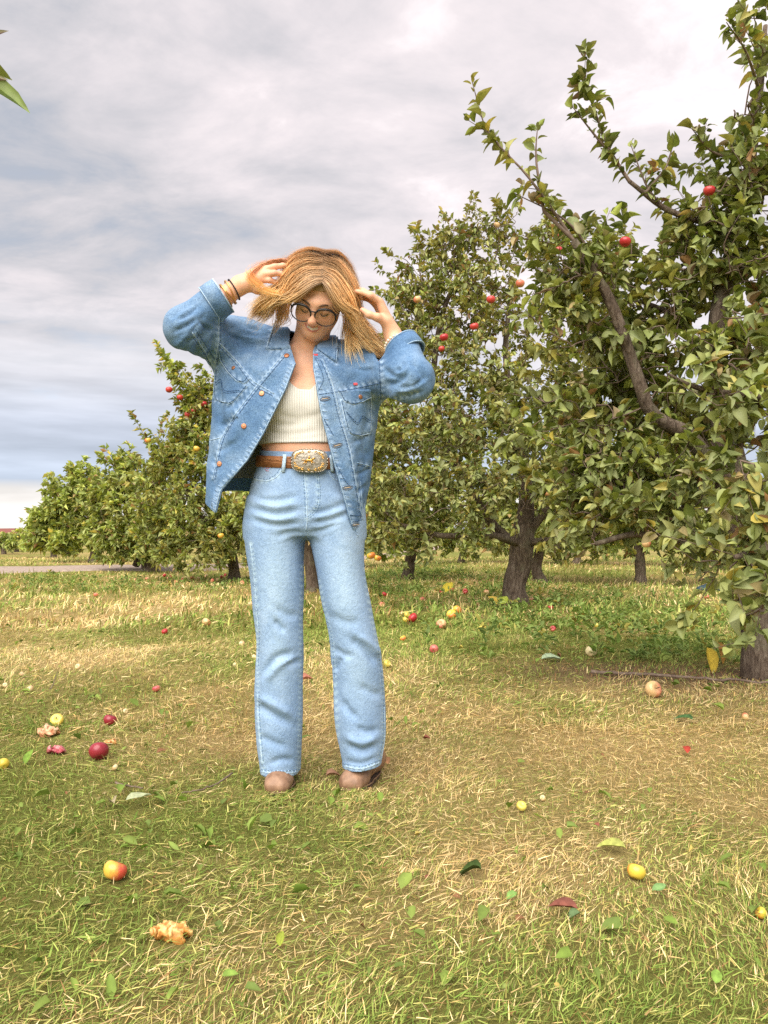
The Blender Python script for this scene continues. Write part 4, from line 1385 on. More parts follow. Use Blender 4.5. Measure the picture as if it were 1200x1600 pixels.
# --- glasses
glasses = thing('eyeglasses', 'round dark eyeglasses worn by the woman in denim', 'eyeglasses', H(0, -.11, -.008))
fr = MB(); lens_me = []
for sx in (-1, 1):
    th = np.linspace(0, 2 * math.pi, 41)
    cx_, cz_, y0 = .0385 * sx, -.010, -.1085
    ring = []
    for a in th:
        rx_, rz_ = .0320, .0275
        x = math.copysign(abs(math.cos(a)) ** .9, math.cos(a)) * rx_
        z = math.copysign(abs(math.sin(a)) ** .9, math.sin(a)) * rz_
        ring.append(H(cx_ + x, y0 + .010 * (abs(cx_ + x) / .07) ** 2, cz_ + z))
    ring = np.array(ring)
    thick = .0022 + .0016 * np.clip(np.sin(th), -.3, 1)
    fr.tube(ring, thick, 6, cap=False)
    lc = ring[:-1].mean(0)
    lens_me.append((np.vstack((ring[:-1], lc - (HR @ (0, .0015, 0)))), [(i, (i + 1) % 40, 40) for i in range(40)]))
fr.tube([H(-.0085, -.1085, .000), H(-.004, -.1105, .004), H(.004, -.1105, .004), H(.0085, -.1085, .000)], .0023, 6)
fr.build('frame', M_black, glasses)
for V_, F_ in lens_me:
    obj('lens', V_, F_, M_glass, glasses)
for sx in (-1, 1):
    V_, F_ = tube([H(sx * .069, -.0985, .002), H(sx * .0755, -.092, .004), H(sx * .079, -.03, .004), H(sx * .080, .012, -.002)], .0022, 6)
    obj('temple', V_, F_, M_black, glasses)

# --- crop top
Tp = Field((-.47, 2.26, 1.02), (-.02, 2.58, 1.36), .0065)
Tp.loft(TORSO, grow=.006)
Tp.ell(P(440, 622, 2.360), (.062, .040, .058), .05)
Tp.ell(P(520, 624, 2.360), (.062, .040, .058), .05)
V, Q = Tp.mesh()
V = relax(V, Q, 4)
T = tris(Q); nn = vnormals(V, T)
for ln, ww, am in (([(412, 672), (450, 679), (510, 671)], 4, -.0035), ([(412, 681), (460, 687), (512, 680)], 3, -.003),
                   ([(418, 660), (450, 664), (480, 660)], 4, -.0025), ([(470, 655), (495, 648), (512, 640)], 5, -.003),
                   ([(425, 640), (450, 652), (480, 655)], 5, -.002)):
    V = crease(V, nn, ln, ww, am)
q = topx(V)
neck = [(405, 500), (432, 560), (447, 589), (457, 601), (467, 608), (485, 609), (492, 601), (512, 575), (540, 520)]
g = np.where(V[:, 1] < 2.43, np.minimum(-poly_sd(q, neck) * .002, 1), 1)
g = np.minimum(g, V[:, 2] - 1.0700 - .02 * (V[:, 1] - 2.33))
g = np.minimum(g, 1.30 - V[:, 2])
V, T = clip(V, T, g)
top = obj('crop_top', V, T, M_rib, person)
so = top.modifiers.new('thickness', 'SOLIDIFY'); so.thickness = .002; so.offset = -1
cb = BVHTree.FromPolygons([tuple(v) for v in V], [tuple(map(int, f)) for f in T])


# --- things laid on a cloth surface, found by looking at it from the front
def hit(bvh, px, py):
    o = Vector((0, 0, CAM_H)); dr = (Vector(P(px, py, 1.0)) - o).normalized()
    l, n, i, dd = bvh.ray_cast(o, dr)
    if l is None:
        return None
    if n.dot(dr) > 0:
        n = -n
    return np.array(l), np.array(n)


def line_on(bvh, pts, off=.001, step=3., smooth=True):
    pts = np.array(pts, float)
    ln = np.linalg.norm(np.diff(pts, axis=0), axis=1).sum()
    n = max(3, int(ln / step))
    c = catmull(pts, n) if smooth and len(pts) > 2 else np.array([[np.interp(s, np.linspace(0, 1, len(pts)), pts[:, k]) for k in (0, 1)] for s in np.linspace(0, 1, n)])
    res = []
    for a in c:
        h = hit(bvh, *a)
        if h is not None and (not res or abs(h[0][1] - res[-1][1]) < .04):
            res.append(h[0] + h[1] * off)
    return np.array(res)


def patch_on(bvh, poly, thick, step=3.):
    poly = np.array(poly, float)
    lo, hi = poly.min(0) - step, poly.max(0) + step
    xs, ys = np.arange(lo[0], hi[0], step), np.arange(lo[1], hi[1], step)
    X, Y = np.meshgrid(xs, ys, indexing='ij')
    G = np.stack((X.ravel(), Y.ravel(), 0 * X.ravel()), 1)
    i = np.arange(len(xs) * len(ys)).reshape(len(xs), len(ys))
    T_ = tris(np.stack((i[:-1, :-1].ravel(), i[1:, :-1].ravel(), i[1:, 1:].ravel(), i[:-1, 1:].ravel()), 1))
    V2, T2 = clip(G, T_, poly_sd(G[:, :2], poly))
    V3 = np.zeros_like(V2); low = np.zeros_like(V2); ok = np.zeros(len(V2), bool)
    for j, v in enumerate(V2):
        h = hit(bvh, v[0], v[1])
        if h is None:
            continue
        ok[j] = True; V3[j] = h[0] + h[1] * thick; low[j] = h[0] - h[1] * .002
    T2 = T2[ok[T2].all(1)]
    comp = np.arange(len(V2))                            # keep the one connected piece
    for _ in range(200):
        m0 = comp[T2].min(1); c2 = comp.copy()
        for k_ in range(3):
            np.minimum.at(c2, T2[:, k_], m0)
        if (c2 == comp).all():
            break
        comp = c2
    T2 = T2[comp[T2[:, 0]] == np.bincount(comp[T2[:, 0]]).argmax()]
    us = np.unique(T2); rm = np.full(len(V2), -1); rm[us] = np.arange(len(us))
    T2 = rm[T2]; V3, low = V3[us], low[us]
    ed = {}
    for tr_ in T2:
        for a, b in ((tr_[0], tr_[1]), (tr_[1], tr_[2]), (tr_[2], tr_[0])):
            ed[(a, b)] = 1
    F = [tuple(t) for t in T2]
    n = len(V3)
    for (a, b) in ed:
        if (b, a) not in ed:
            F.append((b, a, a + n, b + n))
    return np.vstack((V3, low)), F


def ring_band(c, axis, up_, rx, ry, hgt, thick, n=40, a0=0., a1=2 * math.pi):
    """a strap or cuff: a band round an axis"""
    axis = np.asarray(axis, float); axis /= np.linalg.norm(axis)
    u = np.asarray(up_, float); u = u - axis * (u @ axis); u /= np.linalg.norm(u)
    v = np.cross(axis, u)
    V = []; full = abs(a1 - a0 - 2 * math.pi) < 1e-6
    th = np.linspace(a0, a1, n, endpoint=not full)
    for a in th:
        for (dr, dh) in ((0, -.5), (thick, -.46), (thick * 1.25, 0), (thick, .46), (0, .5), (-thick * .3, 0)):
            V.append(c + (rx + dr) * math.cos(a) * u + (ry + dr) * math.sin(a) * v + axis * hgt * dh)
    F = []
    for i in range(n if full else n - 1):
        for k in range(6):
            F.append((i * 6 + k, i * 6 + (k + 1) % 6, ((i + 1) % n) * 6 + (k + 1) % 6, ((i + 1) % n) * 6 + k))
    return np.array(V), F


def waves(V, amp, freq, seed, n=7):
    r_ = np.random.default_rng(seed)
    s = 0
    for i in range(n):
        k = r_.normal(size=3) * freq
        s = s + np.sin(V @ k + r_.uniform(0, 6.28))
    return s * amp / math.sqrt(n)


def wear_cols(V, lines, w=4.0, period=9., amp=.75):
    """faded ridges (red) and dark hollows (green) of puckered seams, as worn into the cloth"""
    q = topx(V); c = np.zeros((len(V), 3))
    for ln in lines:
        pts = np.array(ln, float)
        L_ = np.linalg.norm(np.diff(pts, axis=0), axis=1).sum()
        d, t = line_d(q, pts)
        s = np.sin(t * L_ / period * 2 * math.pi + d * .35 + len(ln))
        e = np.exp(-(d / w) ** 2)
        c[:, 0] = np.maximum(c[:, 0], e * np.clip(.45 + .6 * s, 0, 1) * amp)
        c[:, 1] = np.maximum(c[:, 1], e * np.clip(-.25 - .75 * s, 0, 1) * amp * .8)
    return c


# --- jeans
Jn = Field((-.56, 2.24, .03), (.03, 2.60, 1.09), .0058)
Jn.loft([(690, 407, 561, 2.432, .106), (720, 404, 561, 2.432, .110), (760, 392, 566, 2.432, .120), (800, 384, 568, 2.432, .124),
         (825, 382, 569, 2.435, .118), (838, 384, 568, 2.44, .105)], k=0)
Jn.loft([(780, 390, 481, 2.432, .100), (830, 382, 477, 2.43, .106), (870, 386, 475, 2.425, .102), (900, 391, 475, 2.42, .096), (950, 397, 474, 2.41, .086),
         (1000, 402, 473, 2.405, .078), (1050, 400, 473, 2.41, .080), (1100, 398, 473, 2.42, .085), (1150, 401, 472, 2.425, .088),
         (1200, 406, 469, 2.43, .086), (1236, 407, 467, 2.43, .085)], k=.022)
Jn.loft([(780, 484, 566, 2.432, .100), (830, 482, 570, 2.43, .106), (870, 489, 569, 2.425, .102), (900, 496, 571, 2.42, .096), (950, 505, 580, 2.41, .088),
         (1000, 516, 590, 2.405, .080), (1050, 520, 598, 2.41, .082), (1100, 522, 602, 2.42, .088), (1150, 527, 602, 2.425, .09),
         (1190, 534, 597, 2.43, .088), (1236, 538, 592, 2.43, .086)], k=.022)
V, Q = Jn.mesh()
V = relax(V, Q, 4)
T = tris(Q); nn = vnormals(V, T)
low = np.clip((1.05 - V[:, 2]) / .5, .3, 1)
V = V + nn * (waves(V * (1, 1, .6), .0022, 26, 3) * low)[:, None]
JC = [([(388, 772), (425, 782), (468, 774)], 6, -.0055), ([(386, 792), (430, 803), (472, 795)], 5, -.0065), ([(388, 811), (430, 821), (474, 816)], 5, -.006),
      ([(396, 783), (430, 792), (465, 786)], 4, .004), ([(392, 801), (430, 812), (468, 806)], 4, .004),
      ([(484, 802), (512, 797), (545, 784)], 5, -.0055), ([(484, 818), (515, 812), (550, 800)], 5, -.006), ([(482, 833), (505, 828), (530, 818)], 4, -.004),
      ([(488, 810), (515, 805), (545, 793)], 4, .0035), ([(476, 834), (455, 832), (430, 838)], 5, -.004),
      ([(428, 968), (436, 978), (446, 989)], 5, -.008), ([(408, 1058), (430, 1029), (462, 1019)], 6, -.008), ([(414, 1068), (436, 1040), (466, 1030)], 6, .006),
      ([(446, 1041), (458, 1036), (472, 1031)], 5, -.007), ([(402, 1100), (420, 1114), (460, 1135)], 7, -.008), ([(404, 1088), (430, 1102), (460, 1120)], 7, .006),
      ([(418, 1194), (440, 1187), (462, 1188)], 5, -.006), ([(404, 1150), (425, 1160), (452, 1168)], 7, -.005), ([(430, 948), (448, 960), (468, 962)], 7, -.004),
      ([(545, 996), (570, 1015), (592, 1040)], 7, -.009), ([(556, 990), (580, 1008), (594, 1026)], 6, .006), ([(522, 1050), (527, 1038), (534, 1028)], 6, -.006),
      ([(540, 1163), (565, 1174), (590, 1164)], 6, -.009), ([(538, 1150), (566, 1160), (592, 1150)], 6, .006), ([(555, 1136), (574, 1143), (594, 1140)], 6, -.006),
      ([(532, 1092), (545, 1112), (560, 1124)], 7, -.006), ([(518, 1010), (535, 1022), (552, 1026)], 6, -.005), ([(536, 1188), (565, 1193), (592, 1182)], 4, -.004),
      ([(512, 960), (540, 972), (565, 972)], 8, -.004), ([(560, 1070), (580, 1082), (598, 1086)], 7, -.005)]
for ln, ww, am in JC:
    V = crease(V, nn, ln, ww * .9, am * 1.4)
sep_x = -.155
g = 1.041 + .16 * (V[:, 1] - 2.325) - V[:, 2]
hem_z = np.where(V[:, 0] < sep_x, .045 - .02 * (V[:, 1] - 2.35), .067 + .10 * (V[:, 0] + .07) - .02 * (V[:, 1] - 2.35))
g = np.minimum(g, V[:, 2] - hem_z)
V, T = clip(V, T, g)
JW = [[(396, 749), (410, 751), (421, 751), (434, 744), (440, 734)], [(478, 740), (480, 810)], [(497, 739), (497, 786), (484, 806)], [(405, 1207), (437, 1209), (470, 1207)], [(535, 1197), (565, 1202), (597, 1191)],
      [(392, 850), (398, 900), (403, 985), (402, 1040), (403, 1085), (404, 1130), (411, 1200)], [(570, 890), (580, 960), (592, 1010), (598, 1060), (600, 1110), (599, 1150), (594, 1190)], [(497, 905), (510, 965), (519, 1000), (523, 1060), (527, 1150)], [(472, 880), (470, 1000), (469, 1100), (467, 1200)]]
wc = wear_cols(V, JW, 3.5, 9, .6)
qj = topx(V)
for (cx_, cy_, rx_, ry_, a_) in ((432, 900, 24, 80, .32), (540, 910, 22, 80, .32), (436, 1020, 20, 60, .22), (560, 1050, 20, 60, .22), (430, 800, 30, 25, .2), (520, 815, 25, 22, .2)):
    wc[:, 0] = np.maximum(wc[:, 0], a_ * np.exp(-((qj[:, 0] - cx_) / rx_) ** 2 - ((qj[:, 1] - cy_) / ry_) ** 2) * (V[:, 1] < 2.43))
jeans = obj('jeans', V, T, M_jean, person, cols=wc)
so = jeans.modifiers.new('thickness', 'SOLIDIFY'); so.thickness = .0025; so.offset = -1
jb = BVHTree.FromPolygons([tuple(v) for v in V], [tuple(map(int, f)) for f in T])
mb = MB(); md = MB()


def seam(m_, bvh, pts, r=.0011, off=.0004, flat=.6):
    l_ = line_on(bvh, pts, off)
    if len(l_) > 1:
        m_.tube(l_, r, 5, flat=1.0)


def dashes(m_, bvh, pts, r=.0008, off=.0008, dash=3.2, gap=1.6):
    pts = np.array(pts, float)
    c = catmull(pts, 200) if len(pts) > 2 else np.linspace(pts[0], pts[1], 200)
    s = np.concatenate(([0], np.cumsum(np.linalg.norm(np.diff(c, axis=0), axis=1))))
    p_ = 0
    while p_ < s[-1]:
        e_ = min(p_ + dash, s[-1])
        seg = [[np.interp(u, s, c[:, k]) for k in (0, 1)] for u in np.linspace(p_, e_, 3)]
        hs = [hit(bvh, *a) for a in seg]
        if all(h is not None for h in hs):
            m_.tube([h[0] + h[1] * off for h in hs], r, 4)
        p_ = e_ + gap


for pts in ([(396, 749), (410, 751), (421, 751), (434, 744), (440, 734)], [(513, 736), (517, 744), (522, 749), (530, 751)],
            [(476, 740), (479, 775), (480, 810), (478, 829)],
            [(408, 1206), (437, 1208.5), (467, 1206)], [(537, 1197), (565, 1201), (594, 1191)],
            [(600, 1105), (601, 1150), (596, 1185)], [(391, 850), (396, 890), (401, 950), (404, 985)], [(403, 1085), (404, 1130), (410, 1195)]):
    m1 = MB(); seam(m1, jb, pts, .0013)
    if m1.V:
        m1.build('seam', M_jean_seam, jeans)
for pts in ([(397, 746), (410, 748), (420, 748), (431, 741), (437, 733)], [(495, 739), (497, 765), (496, 786), (489, 800), (481, 807)], [(498, 739), (500, 765), (499, 788), (492, 802), (482, 810)],
            [(473, 740), (476, 775), (477, 808)], [(408, 1202), (437, 1204.5), (467, 1202)], [(537, 1193), (565, 1197), (594, 1187)],
            [(395, 880), (399, 930), (405, 985), (404, 1040)], [(405, 1080), (406, 1120), (412, 1190)], [(590, 1010), (596, 1060), (599, 1110), (598, 1150), (592, 1184)],
            [(510, 965), (519, 1000), (523, 1060)]):
    dashes(md, jb, pts)
md.build('stitching', M_jean_dark, jeans)['kind'] = 'stuff'
mb = MB()
for xx in np.arange(412, 466, 5.5):                      # roping of the hems
    seam(mb, jb, [(xx, 1203.5), (xx + .5, 1206), (xx + .7, 1208)], .0012)
for xx in np.arange(541, 592, 5.5):
    yy = 1195 - .1 * (xx - 541) + 5 * math.sin((xx - 541) / 50 * math.pi)
    seam(mb, jb, [(xx, yy), (xx + .4, yy + 2), (xx + .6, yy + 4)], .0012)
if mb.V:
    mb.build('hem_roping', M_jean_seam, jeans)['kind'] = 'stuff'
emb = MB()
for pts in ([(411, 731), (414, 729), (418, 733), (421, 731)], [(414, 733), (417, 736), (420, 736)]):
    seam(emb, jb, pts, .0009)
emb.build('embroidery', M_pinkthread, jeans)

# --- belt, loops, buckle
belt = thing('belt', 'tooled brown leather belt with ornate buckle through the jeans loops', 'belt', P(483, 718, 2.32))
bc = np.array(((482.5 - 600) / 1200 * 2.432, 2.432, 1.0175))
V_, F_ = ring_band(bc, (.03, -.10, 1), (1, 0, 0), .1625, .1165, .036, .004, 72)
obj('strap', V_, F_, M_leather, belt)
sb = BVHTree.FromPolygons([tuple(v) for v in V_], F_)
mb = MB()
for k in range(26):                                      # tooled scrolls
    px_ = 412 + k * 1.75
    if 441 < px_ < 450:
        continue
    for s_ in (-1, 1):
        c0 = np.array((px_, 713.5 + (px_ - 412) * .12 + s_ * 3.2))
        a = np.linspace(0, 5.2, 9)
        pts = np.stack((c0[0] + 2.1 * np.cos(a + k) * (1 - a / 9), c0[1] + 2.0 * np.sin(a + k) * s_ * (1 - a / 9)), 1)
        seam(mb, sb, pts, .0008, .0004)
for oy in (-7.2, 7.4):
    seam(mb, sb, [(411, 713.5 + oy), (430, 715.5 + oy), (458, 719 + oy)], .0008, .0004)
M_tool = simple_mat('tooled_leather', (.34, .15, .05), (.50, .24, .09), 70, .5)
mb.build('tooling', M_tool, belt)['kind'] = 'stuff'
for (xa, ya, xb, yb) in ((446, 711, 443, 738), (517, 712, 519, 738)):
    lo_, hi_ = [], []
    c = np.linspace((xa, ya), (xb, yb), 9)
    mb = MB()
    for off_ in (-2.6, 2.6):
        l_ = [min([h for h in (hit(sb, a[0] + off_, a[1]), hit(jb, a[0] + off_, a[1])) if h is not None], key=lambda h: h[0][1]) for a in c]
        l_ = np.array([h[0] + h[1] * .0035 for h in l_])
        yy_ = np.pad(l_[:, 1], 1, mode='edge'); l_[:, 1] = np.minimum(np.minimum(yy_[:-2], yy_[2:]), l_[:, 1])
        (lo_ if off_ < 0 else hi_).extend(l_)
    n_ = min(len(lo_), len(hi_))
    V_ = np.array(lo_[:n_] + hi_[:n_])
    F_ = [(i, i + 1, n_ + i + 1, n_ + i) for i in range(n_ - 1)]
    lp = obj('belt_loop', V_, F_, M_jean_seam, jeans)
    so = lp.modifiers.new('thickness', 'SOLIDIFY'); so.thickness = .003; so.offset = 0
# buckle
bkc = P(483.5, 720, 2.303)
bk = lambda u, v, h_: bkc + np.array((u + .01 * v, -h_ - .03 * v + 1.6 * u * u, v - .012 * u - 0.0))


def superell(n, a, b, e_=3.2, a0=0):
    th = np.linspace(0, 2 * math.pi, n, endpoint=False) + a0
    return np.stack((np.sign(np.cos(th)) * np.abs(np.cos(th)) ** (2 / e_) * a, np.sign(np.sin(th)) * np.abs(np.sin(th)) ** (2 / e_) * b), 1)


rings = []
for s_, h_ in ((1.0, .000), (1.0, .004), (.95, .0062), (.8, .0068), (.55, .0076), (.25, .0082)):
    rings.append([bk(u, v, h_) for u, v in superell(48, .0545 * s_, .0345 * s_)])
V_ = np.array([p for r_ in rings for p in r_] + [bk(0, 0, .0083)])
F_ = [(r_ * 48 + i, r_ * 48 + (i + 1) % 48, (r_ + 1) * 48 + (i + 1) % 48, (r_ + 1) * 48 + i) for r_ in range(5) for i in range(48)]
F_ += [(5 * 48 + i, 5 * 48 + (i + 1) % 48, 288) for i in range(48)]
buckle = obj('buckle', V_, [f[::-1] for f in F_], M_silver, belt)
mb = MB()
rim = superell(44, .0538, .0338)
for i in range(44):                                      # rope edge
    p0, p1 = rim[i], rim[(i + 1) % 44]
    a = bk(*p0 * .985, .0045); b = bk(*(p1 * 1.02), .0058)
    mb.tube([a, (a + b) / 2 + (0, -.0012, 0), b], [.0012, .0019, .0012], 5)
mb.build('rope_edge', M_silver, buckle)['kind'] = 'stuff'
mb = MB()
for i in range(22):                                      # gold scrolls round the field
    th = 2 * math.pi * (i + .5) / 22
    u = math.copysign(abs(math.cos(th)) ** .62, math.cos(th)) * .0425
    v = math.copysign(abs(math.sin(th)) ** .62, math.sin(th)) * .0262
    a = np.linspace(0, 5.6, 10)
    rr = .0048 * (1 - a / 8)
    pts = [bk(u + r_ * math.cos(q_ + i * 1.3), v + r_ * math.sin(q_ + i * 1.3) * .9, .0078) for r_, q_ in zip(rr, a)]
    mb.tube(pts, np.linspace(.0009, .0016, 10), 5)
mb.build('scrollwork', M_gold, buckle)['kind'] = 'stuff'
mb = MB()                                                # small running horse and rider in relief
mb.tube([bk(-.013, -.002, .0092), bk(-.004, .001, .0098), (bk(.006, .0005, .0098)), bk(.011, .002, .0094)], [.0026, .0042, .0040, .0026], 8)
mb.tube([bk(.009, .002, .0096), bk(.014, .007, .0098), bk(.018, .006, .0094)], [.0028, .0022, .0016], 7)
for a, b, c in (((-.011, -.003), (-.016, -.008), (-.020, -.011)), ((-.008, -.003), (-.009, -.009), (-.013, -.0125)),
                ((.008, -.002), (.013, -.006), (.018, -.006)), ((.006, -.002), (.009, -.009), (.007, -.013))):
    mb.tube([bk(*a, .0092), bk(*b, .009), bk(*c, .0088)], [.0018, .0012, .0009], 6)
mb.tube([bk(-.014, -.001, .009), bk(-.019, .002, .009), bk(-.023, -.001, .0088)], [.0012, .0011, .0005], 5)
mb.tube([bk(-.001, .002, .010), bk(.000, .009, .0102), bk(.001, .0135, .010)], [.0022, .0026, .0018], 7)
mb.build('relief', M_gold, buckle)['kind'] = 'stuff'

# --- jacket
Jk = Field((-.76, 2.02, .70), (.20, 2.68, 1.50), .0055)
Jk.loft([(548, 372, 572, 2.47, .085), (562, 345, 588, 2.465, .120), (585, 338, 592, 2.455, .146), (620, 335, 591, 2.45, .160), (660, 332, 587, 2.445, .163),
         (700, 329, 583, 2.44, .160), (750, 326, 577, 2.44, .163), (800, 325, 571, 2.44, .163), (850, 326, 568, 2.44, .160), (888, 328, 566, 2.44, .158)], k=0, e=2.25)
Jk.cone(P(452, 545, 2.475), P(368, 538, 2.465), .064, .078, .06)
Jk.cone(P(516, 560, 2.475), P(564, 578, 2.465), .060, .070, .06)
SL = [P(366, 540, 2.46), P(291, 512, 2.26), P(347, 463, 2.268), P(372, 447, 2.27)]
SR = [P(567, 578, 2.46), P(644, 594, 2.215), P(628, 540, 2.272), P(614, 522, 2.29)]
for S_ in (SL, SR):
    Jk.cone(S_[0], S_[1], .078, .060, .045)
    Jk.cone(S_[1], S_[2], .059, .049, .03)
    Jk.cone(S_[2], S_[3], .049, .046, .01)
V, Q = Jk.mesh()
V = relax(V, Q, 4)
T = tris(Q); nn = vnormals(V, T)
V = V + nn * waves(V * (1, 1, .7), .0028, 24, 5)[:, None]
V = V + nn * waves(V * (1, 1, .7), .0013, 60, 6)[:, None]
KC = [([(270, 545), (300, 520), (318, 492)], 7, .006), ([(300, 558), (318, 530), (328, 505)], 7, -.010), ([(318, 566), (333, 545), (336, 520)], 6, -.008),
      ([(262, 500), (285, 480), (306, 470)], 6, -.005), ([(285, 545), (305, 515), (322, 488)], 5, -.006), ([(330, 500), (350, 510), (375, 512)], 8, -.005),
      ([(598, 600), (618, 598), (640, 580)], 6, -.009), ([(606, 618), (630, 612), (655, 598)], 6, .006),
      ([(640, 560), (655, 580), (668, 598)], 7, -.006), ([(600, 575), (612, 586), (630, 590)], 5, -.006),
      ([(345, 640), (350, 690), (338, 750)], 8, -.008), ([(360, 630), (372, 660), (355, 710)], 9, .006), ([(333, 700), (334, 740), (333, 785)], 4, -.006),
      ([(560, 690), (566, 730), (562, 790)], 8, -.006), ([(545, 600), (560, 585), (590, 580)], 8, -.004), ([(535, 690), (548, 730), (556, 790)], 6, .004),
      ([(360, 520), (390, 540), (420, 545)], 10, -.006), ([(390, 570), (410, 580), (430, 575)], 9, .005), ([(540, 560), (560, 565), (585, 560)], 9, -.005),
      ([(575, 640), (570, 690), (574, 720)], 6, -.006), ([(342, 600), (345, 630), (340, 660)], 6, -.005)]
KC += [([(272, 500), (292, 492), (310, 478)], 3.5, -.007), ([(268, 520), (292, 508), (312, 496)], 3.5, -.007), ([(283, 538), (300, 530), (322, 522)], 3.5, -.006), ([(312, 500), (322, 512), (334, 516)], 3, -.007),
       ([(664, 590), (645, 604), (622, 606)], 3.5, -.007), ([(660, 612), (640, 618), (612, 616)], 3.5, -.006), ([(634, 562), (628, 574), (616, 580)], 3, -.007),
       ([(350, 640), (366, 632), (384, 618)], 4, -.005), ([(340, 668), (356, 660), (374, 652)], 4, -.005), ([(340, 706), (352, 700), (368, 690)], 4, -.005), ([(552, 690), (566, 686), (580, 676)], 4, -.005),
       ([(556, 742), (568, 738), (578, 730)], 3.5, -.005), ([(556, 770), (566, 764), (574, 756)], 3.5, -.005), ([(345, 510), (362, 524), (380, 530)], 4, -.006), ([(372, 500), (392, 512), (412, 516)], 5, -.005), ([(548, 572), (566, 578), (584, 576)], 4, -.005)]
for ln, ww, am in KC:
    V = crease(V, nn, ln, ww * .85, am * 1.35)
q = topx(V)
EDGE_L = [(452, 536), (462, 568), (447, 608), (412, 678), (388, 718), (346, 766), (336, 806)]
EDGE_R = [(557, 842), (545, 808), (521, 722), (501, 645), (489, 575), (489, 548)]
OPEN = EDGE_L + [(336, 960), (600, 960)] + EDGE_R + [(500, 520), (480, 480), (455, 500)]
hx = np.array([P(333, 805, 2.32), P(326, 792, 2.44), P(340, 752, 2.56), P(400, 757, 2.60), P(568, 836, 2.44), P(557, 842, 2.30), P(520, 800, 2.60)])
sol, *_ = np.linalg.lstsq(np.c_[hx[:, 0], hx[:, 1], np.ones(len(hx))], hx[:, 2], rcond=None)
hemf = lambda A: A[:, 2] - (sol[0] * A[:, 0] + sol[1] * A[:, 1] + sol[2])
g = np.maximum(-poly_sd(q, OPEN) * .002, V[:, 1] - 2.445)
body_zone = (V[:, 2] < 1.15)
g = np.where(body_zone, np.minimum(g, hemf(V)), g)
for S_ in (SL, SR):
    ax = S_[3] - S_[2]; ax /= np.linalg.norm(ax)
    tt = (V - S_[2]) @ ax
    rad = np.linalg.norm(V - S_[2] - tt[:, None] * ax, axis=1)
    g = np.where((rad < .085) & (tt > -.03), np.minimum(g, -tt), g)
V, T = clip(V, T, g)
fc = V[T].mean(1)
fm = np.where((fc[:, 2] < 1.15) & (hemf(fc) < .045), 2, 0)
EL_, ER_ = [(a - 5, b) for a, b in EDGE_L[1:]], [(a + 5, b) for a, b in EDGE_R]
KW = [EL_, ER_, [(343, 538), (372, 568), (396, 598), (428, 617)], [(494, 615), (540, 608), (596, 596)], [(444, 552), (405, 598), (367, 648), (344, 688), (332, 750)],
      [(504, 560), (519, 598), (532, 650), (548, 707), (567, 814)], [(595, 549), (597, 590), (598, 626)], [(342, 496), (341, 535), (336, 572)], [(558, 724), (570, 727), (582, 731)], [(328, 688), (344, 684)],
      [(300, 519), (318, 545), (332, 568)], [(416, 547), (421, 528), (428, 507)], [(416, 547), (440, 547), (455, 546)], [(494, 546), (511, 558), (525, 567), (528, 530)], [(336, 580), (334, 624), (361, 631), (388, 603)],
      [(344, 563), (357, 582), (384, 600), (391, 592)], [(532, 624), (539, 655), (547, 677), (562, 681), (579, 677), (580, 622)], [(528, 612), (537, 627), (552, 632), (566, 628), (581, 619)], [(602, 622), (630, 622), (655, 612)]]
wc = wear_cols(V, KW, 4.2, 9, .8)
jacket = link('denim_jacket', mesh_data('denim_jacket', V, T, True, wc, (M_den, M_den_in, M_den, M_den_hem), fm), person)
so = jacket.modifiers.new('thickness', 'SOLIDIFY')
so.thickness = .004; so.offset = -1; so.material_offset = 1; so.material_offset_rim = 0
kb = BVHTree.FromPolygons([tuple(v) for v in V], [tuple(map(int, f)) for f in T])

# pockets, flaps, collar, plackets
PKL = [(336, 575), (334.5, 624), (361, 631), (388, 603), (372, 590), (352, 562)]
FLL = [(341, 547), (350, 541), (366, 556), (391, 592), (384, 600), (370, 596), (355, 580), (344, 563)]
PKR = [(532, 624), (580, 620), (579, 677), (562, 681), (547, 677), (539, 655)]
FLR = [(528, 611), (581, 608), (581, 620), (566, 628), (552, 632), (537, 627)]
for nm, poly, th in (('pocket', PKL, .0022), ('pocket_flap', FLL, .0042), ('pocket', PKR, .0022), ('pocket_flap', FLR, .0042)):
    V_, F_ = patch_on(kb, poly, th)
    obj(nm, V_, F_, M_den, jacket, cols=wear_cols(V_, KW, 4.0, 8, .8))
PLL = [(452, 550), (461, 570), (446, 608), (411, 678), (387, 718), (346, 764), (337, 800), (331, 790), (335, 745), (350, 690), (370, 652), (405, 600), (432, 566)]
PLR = [(490, 551), (504, 556), (519, 598), (532, 652), (548, 708), (566, 812), (567, 828), (558, 840), (546, 808), (522, 722), (502, 645), (490, 575)]
pl = []
for poly in (PLL, PLR):
    V_, F_ = patch_on(kb, poly, .0022)
    pl.append(obj('placket', V_, F_, M_den, jacket, cols=wear_cols(V_, KW, 4.0, 8, .85)))
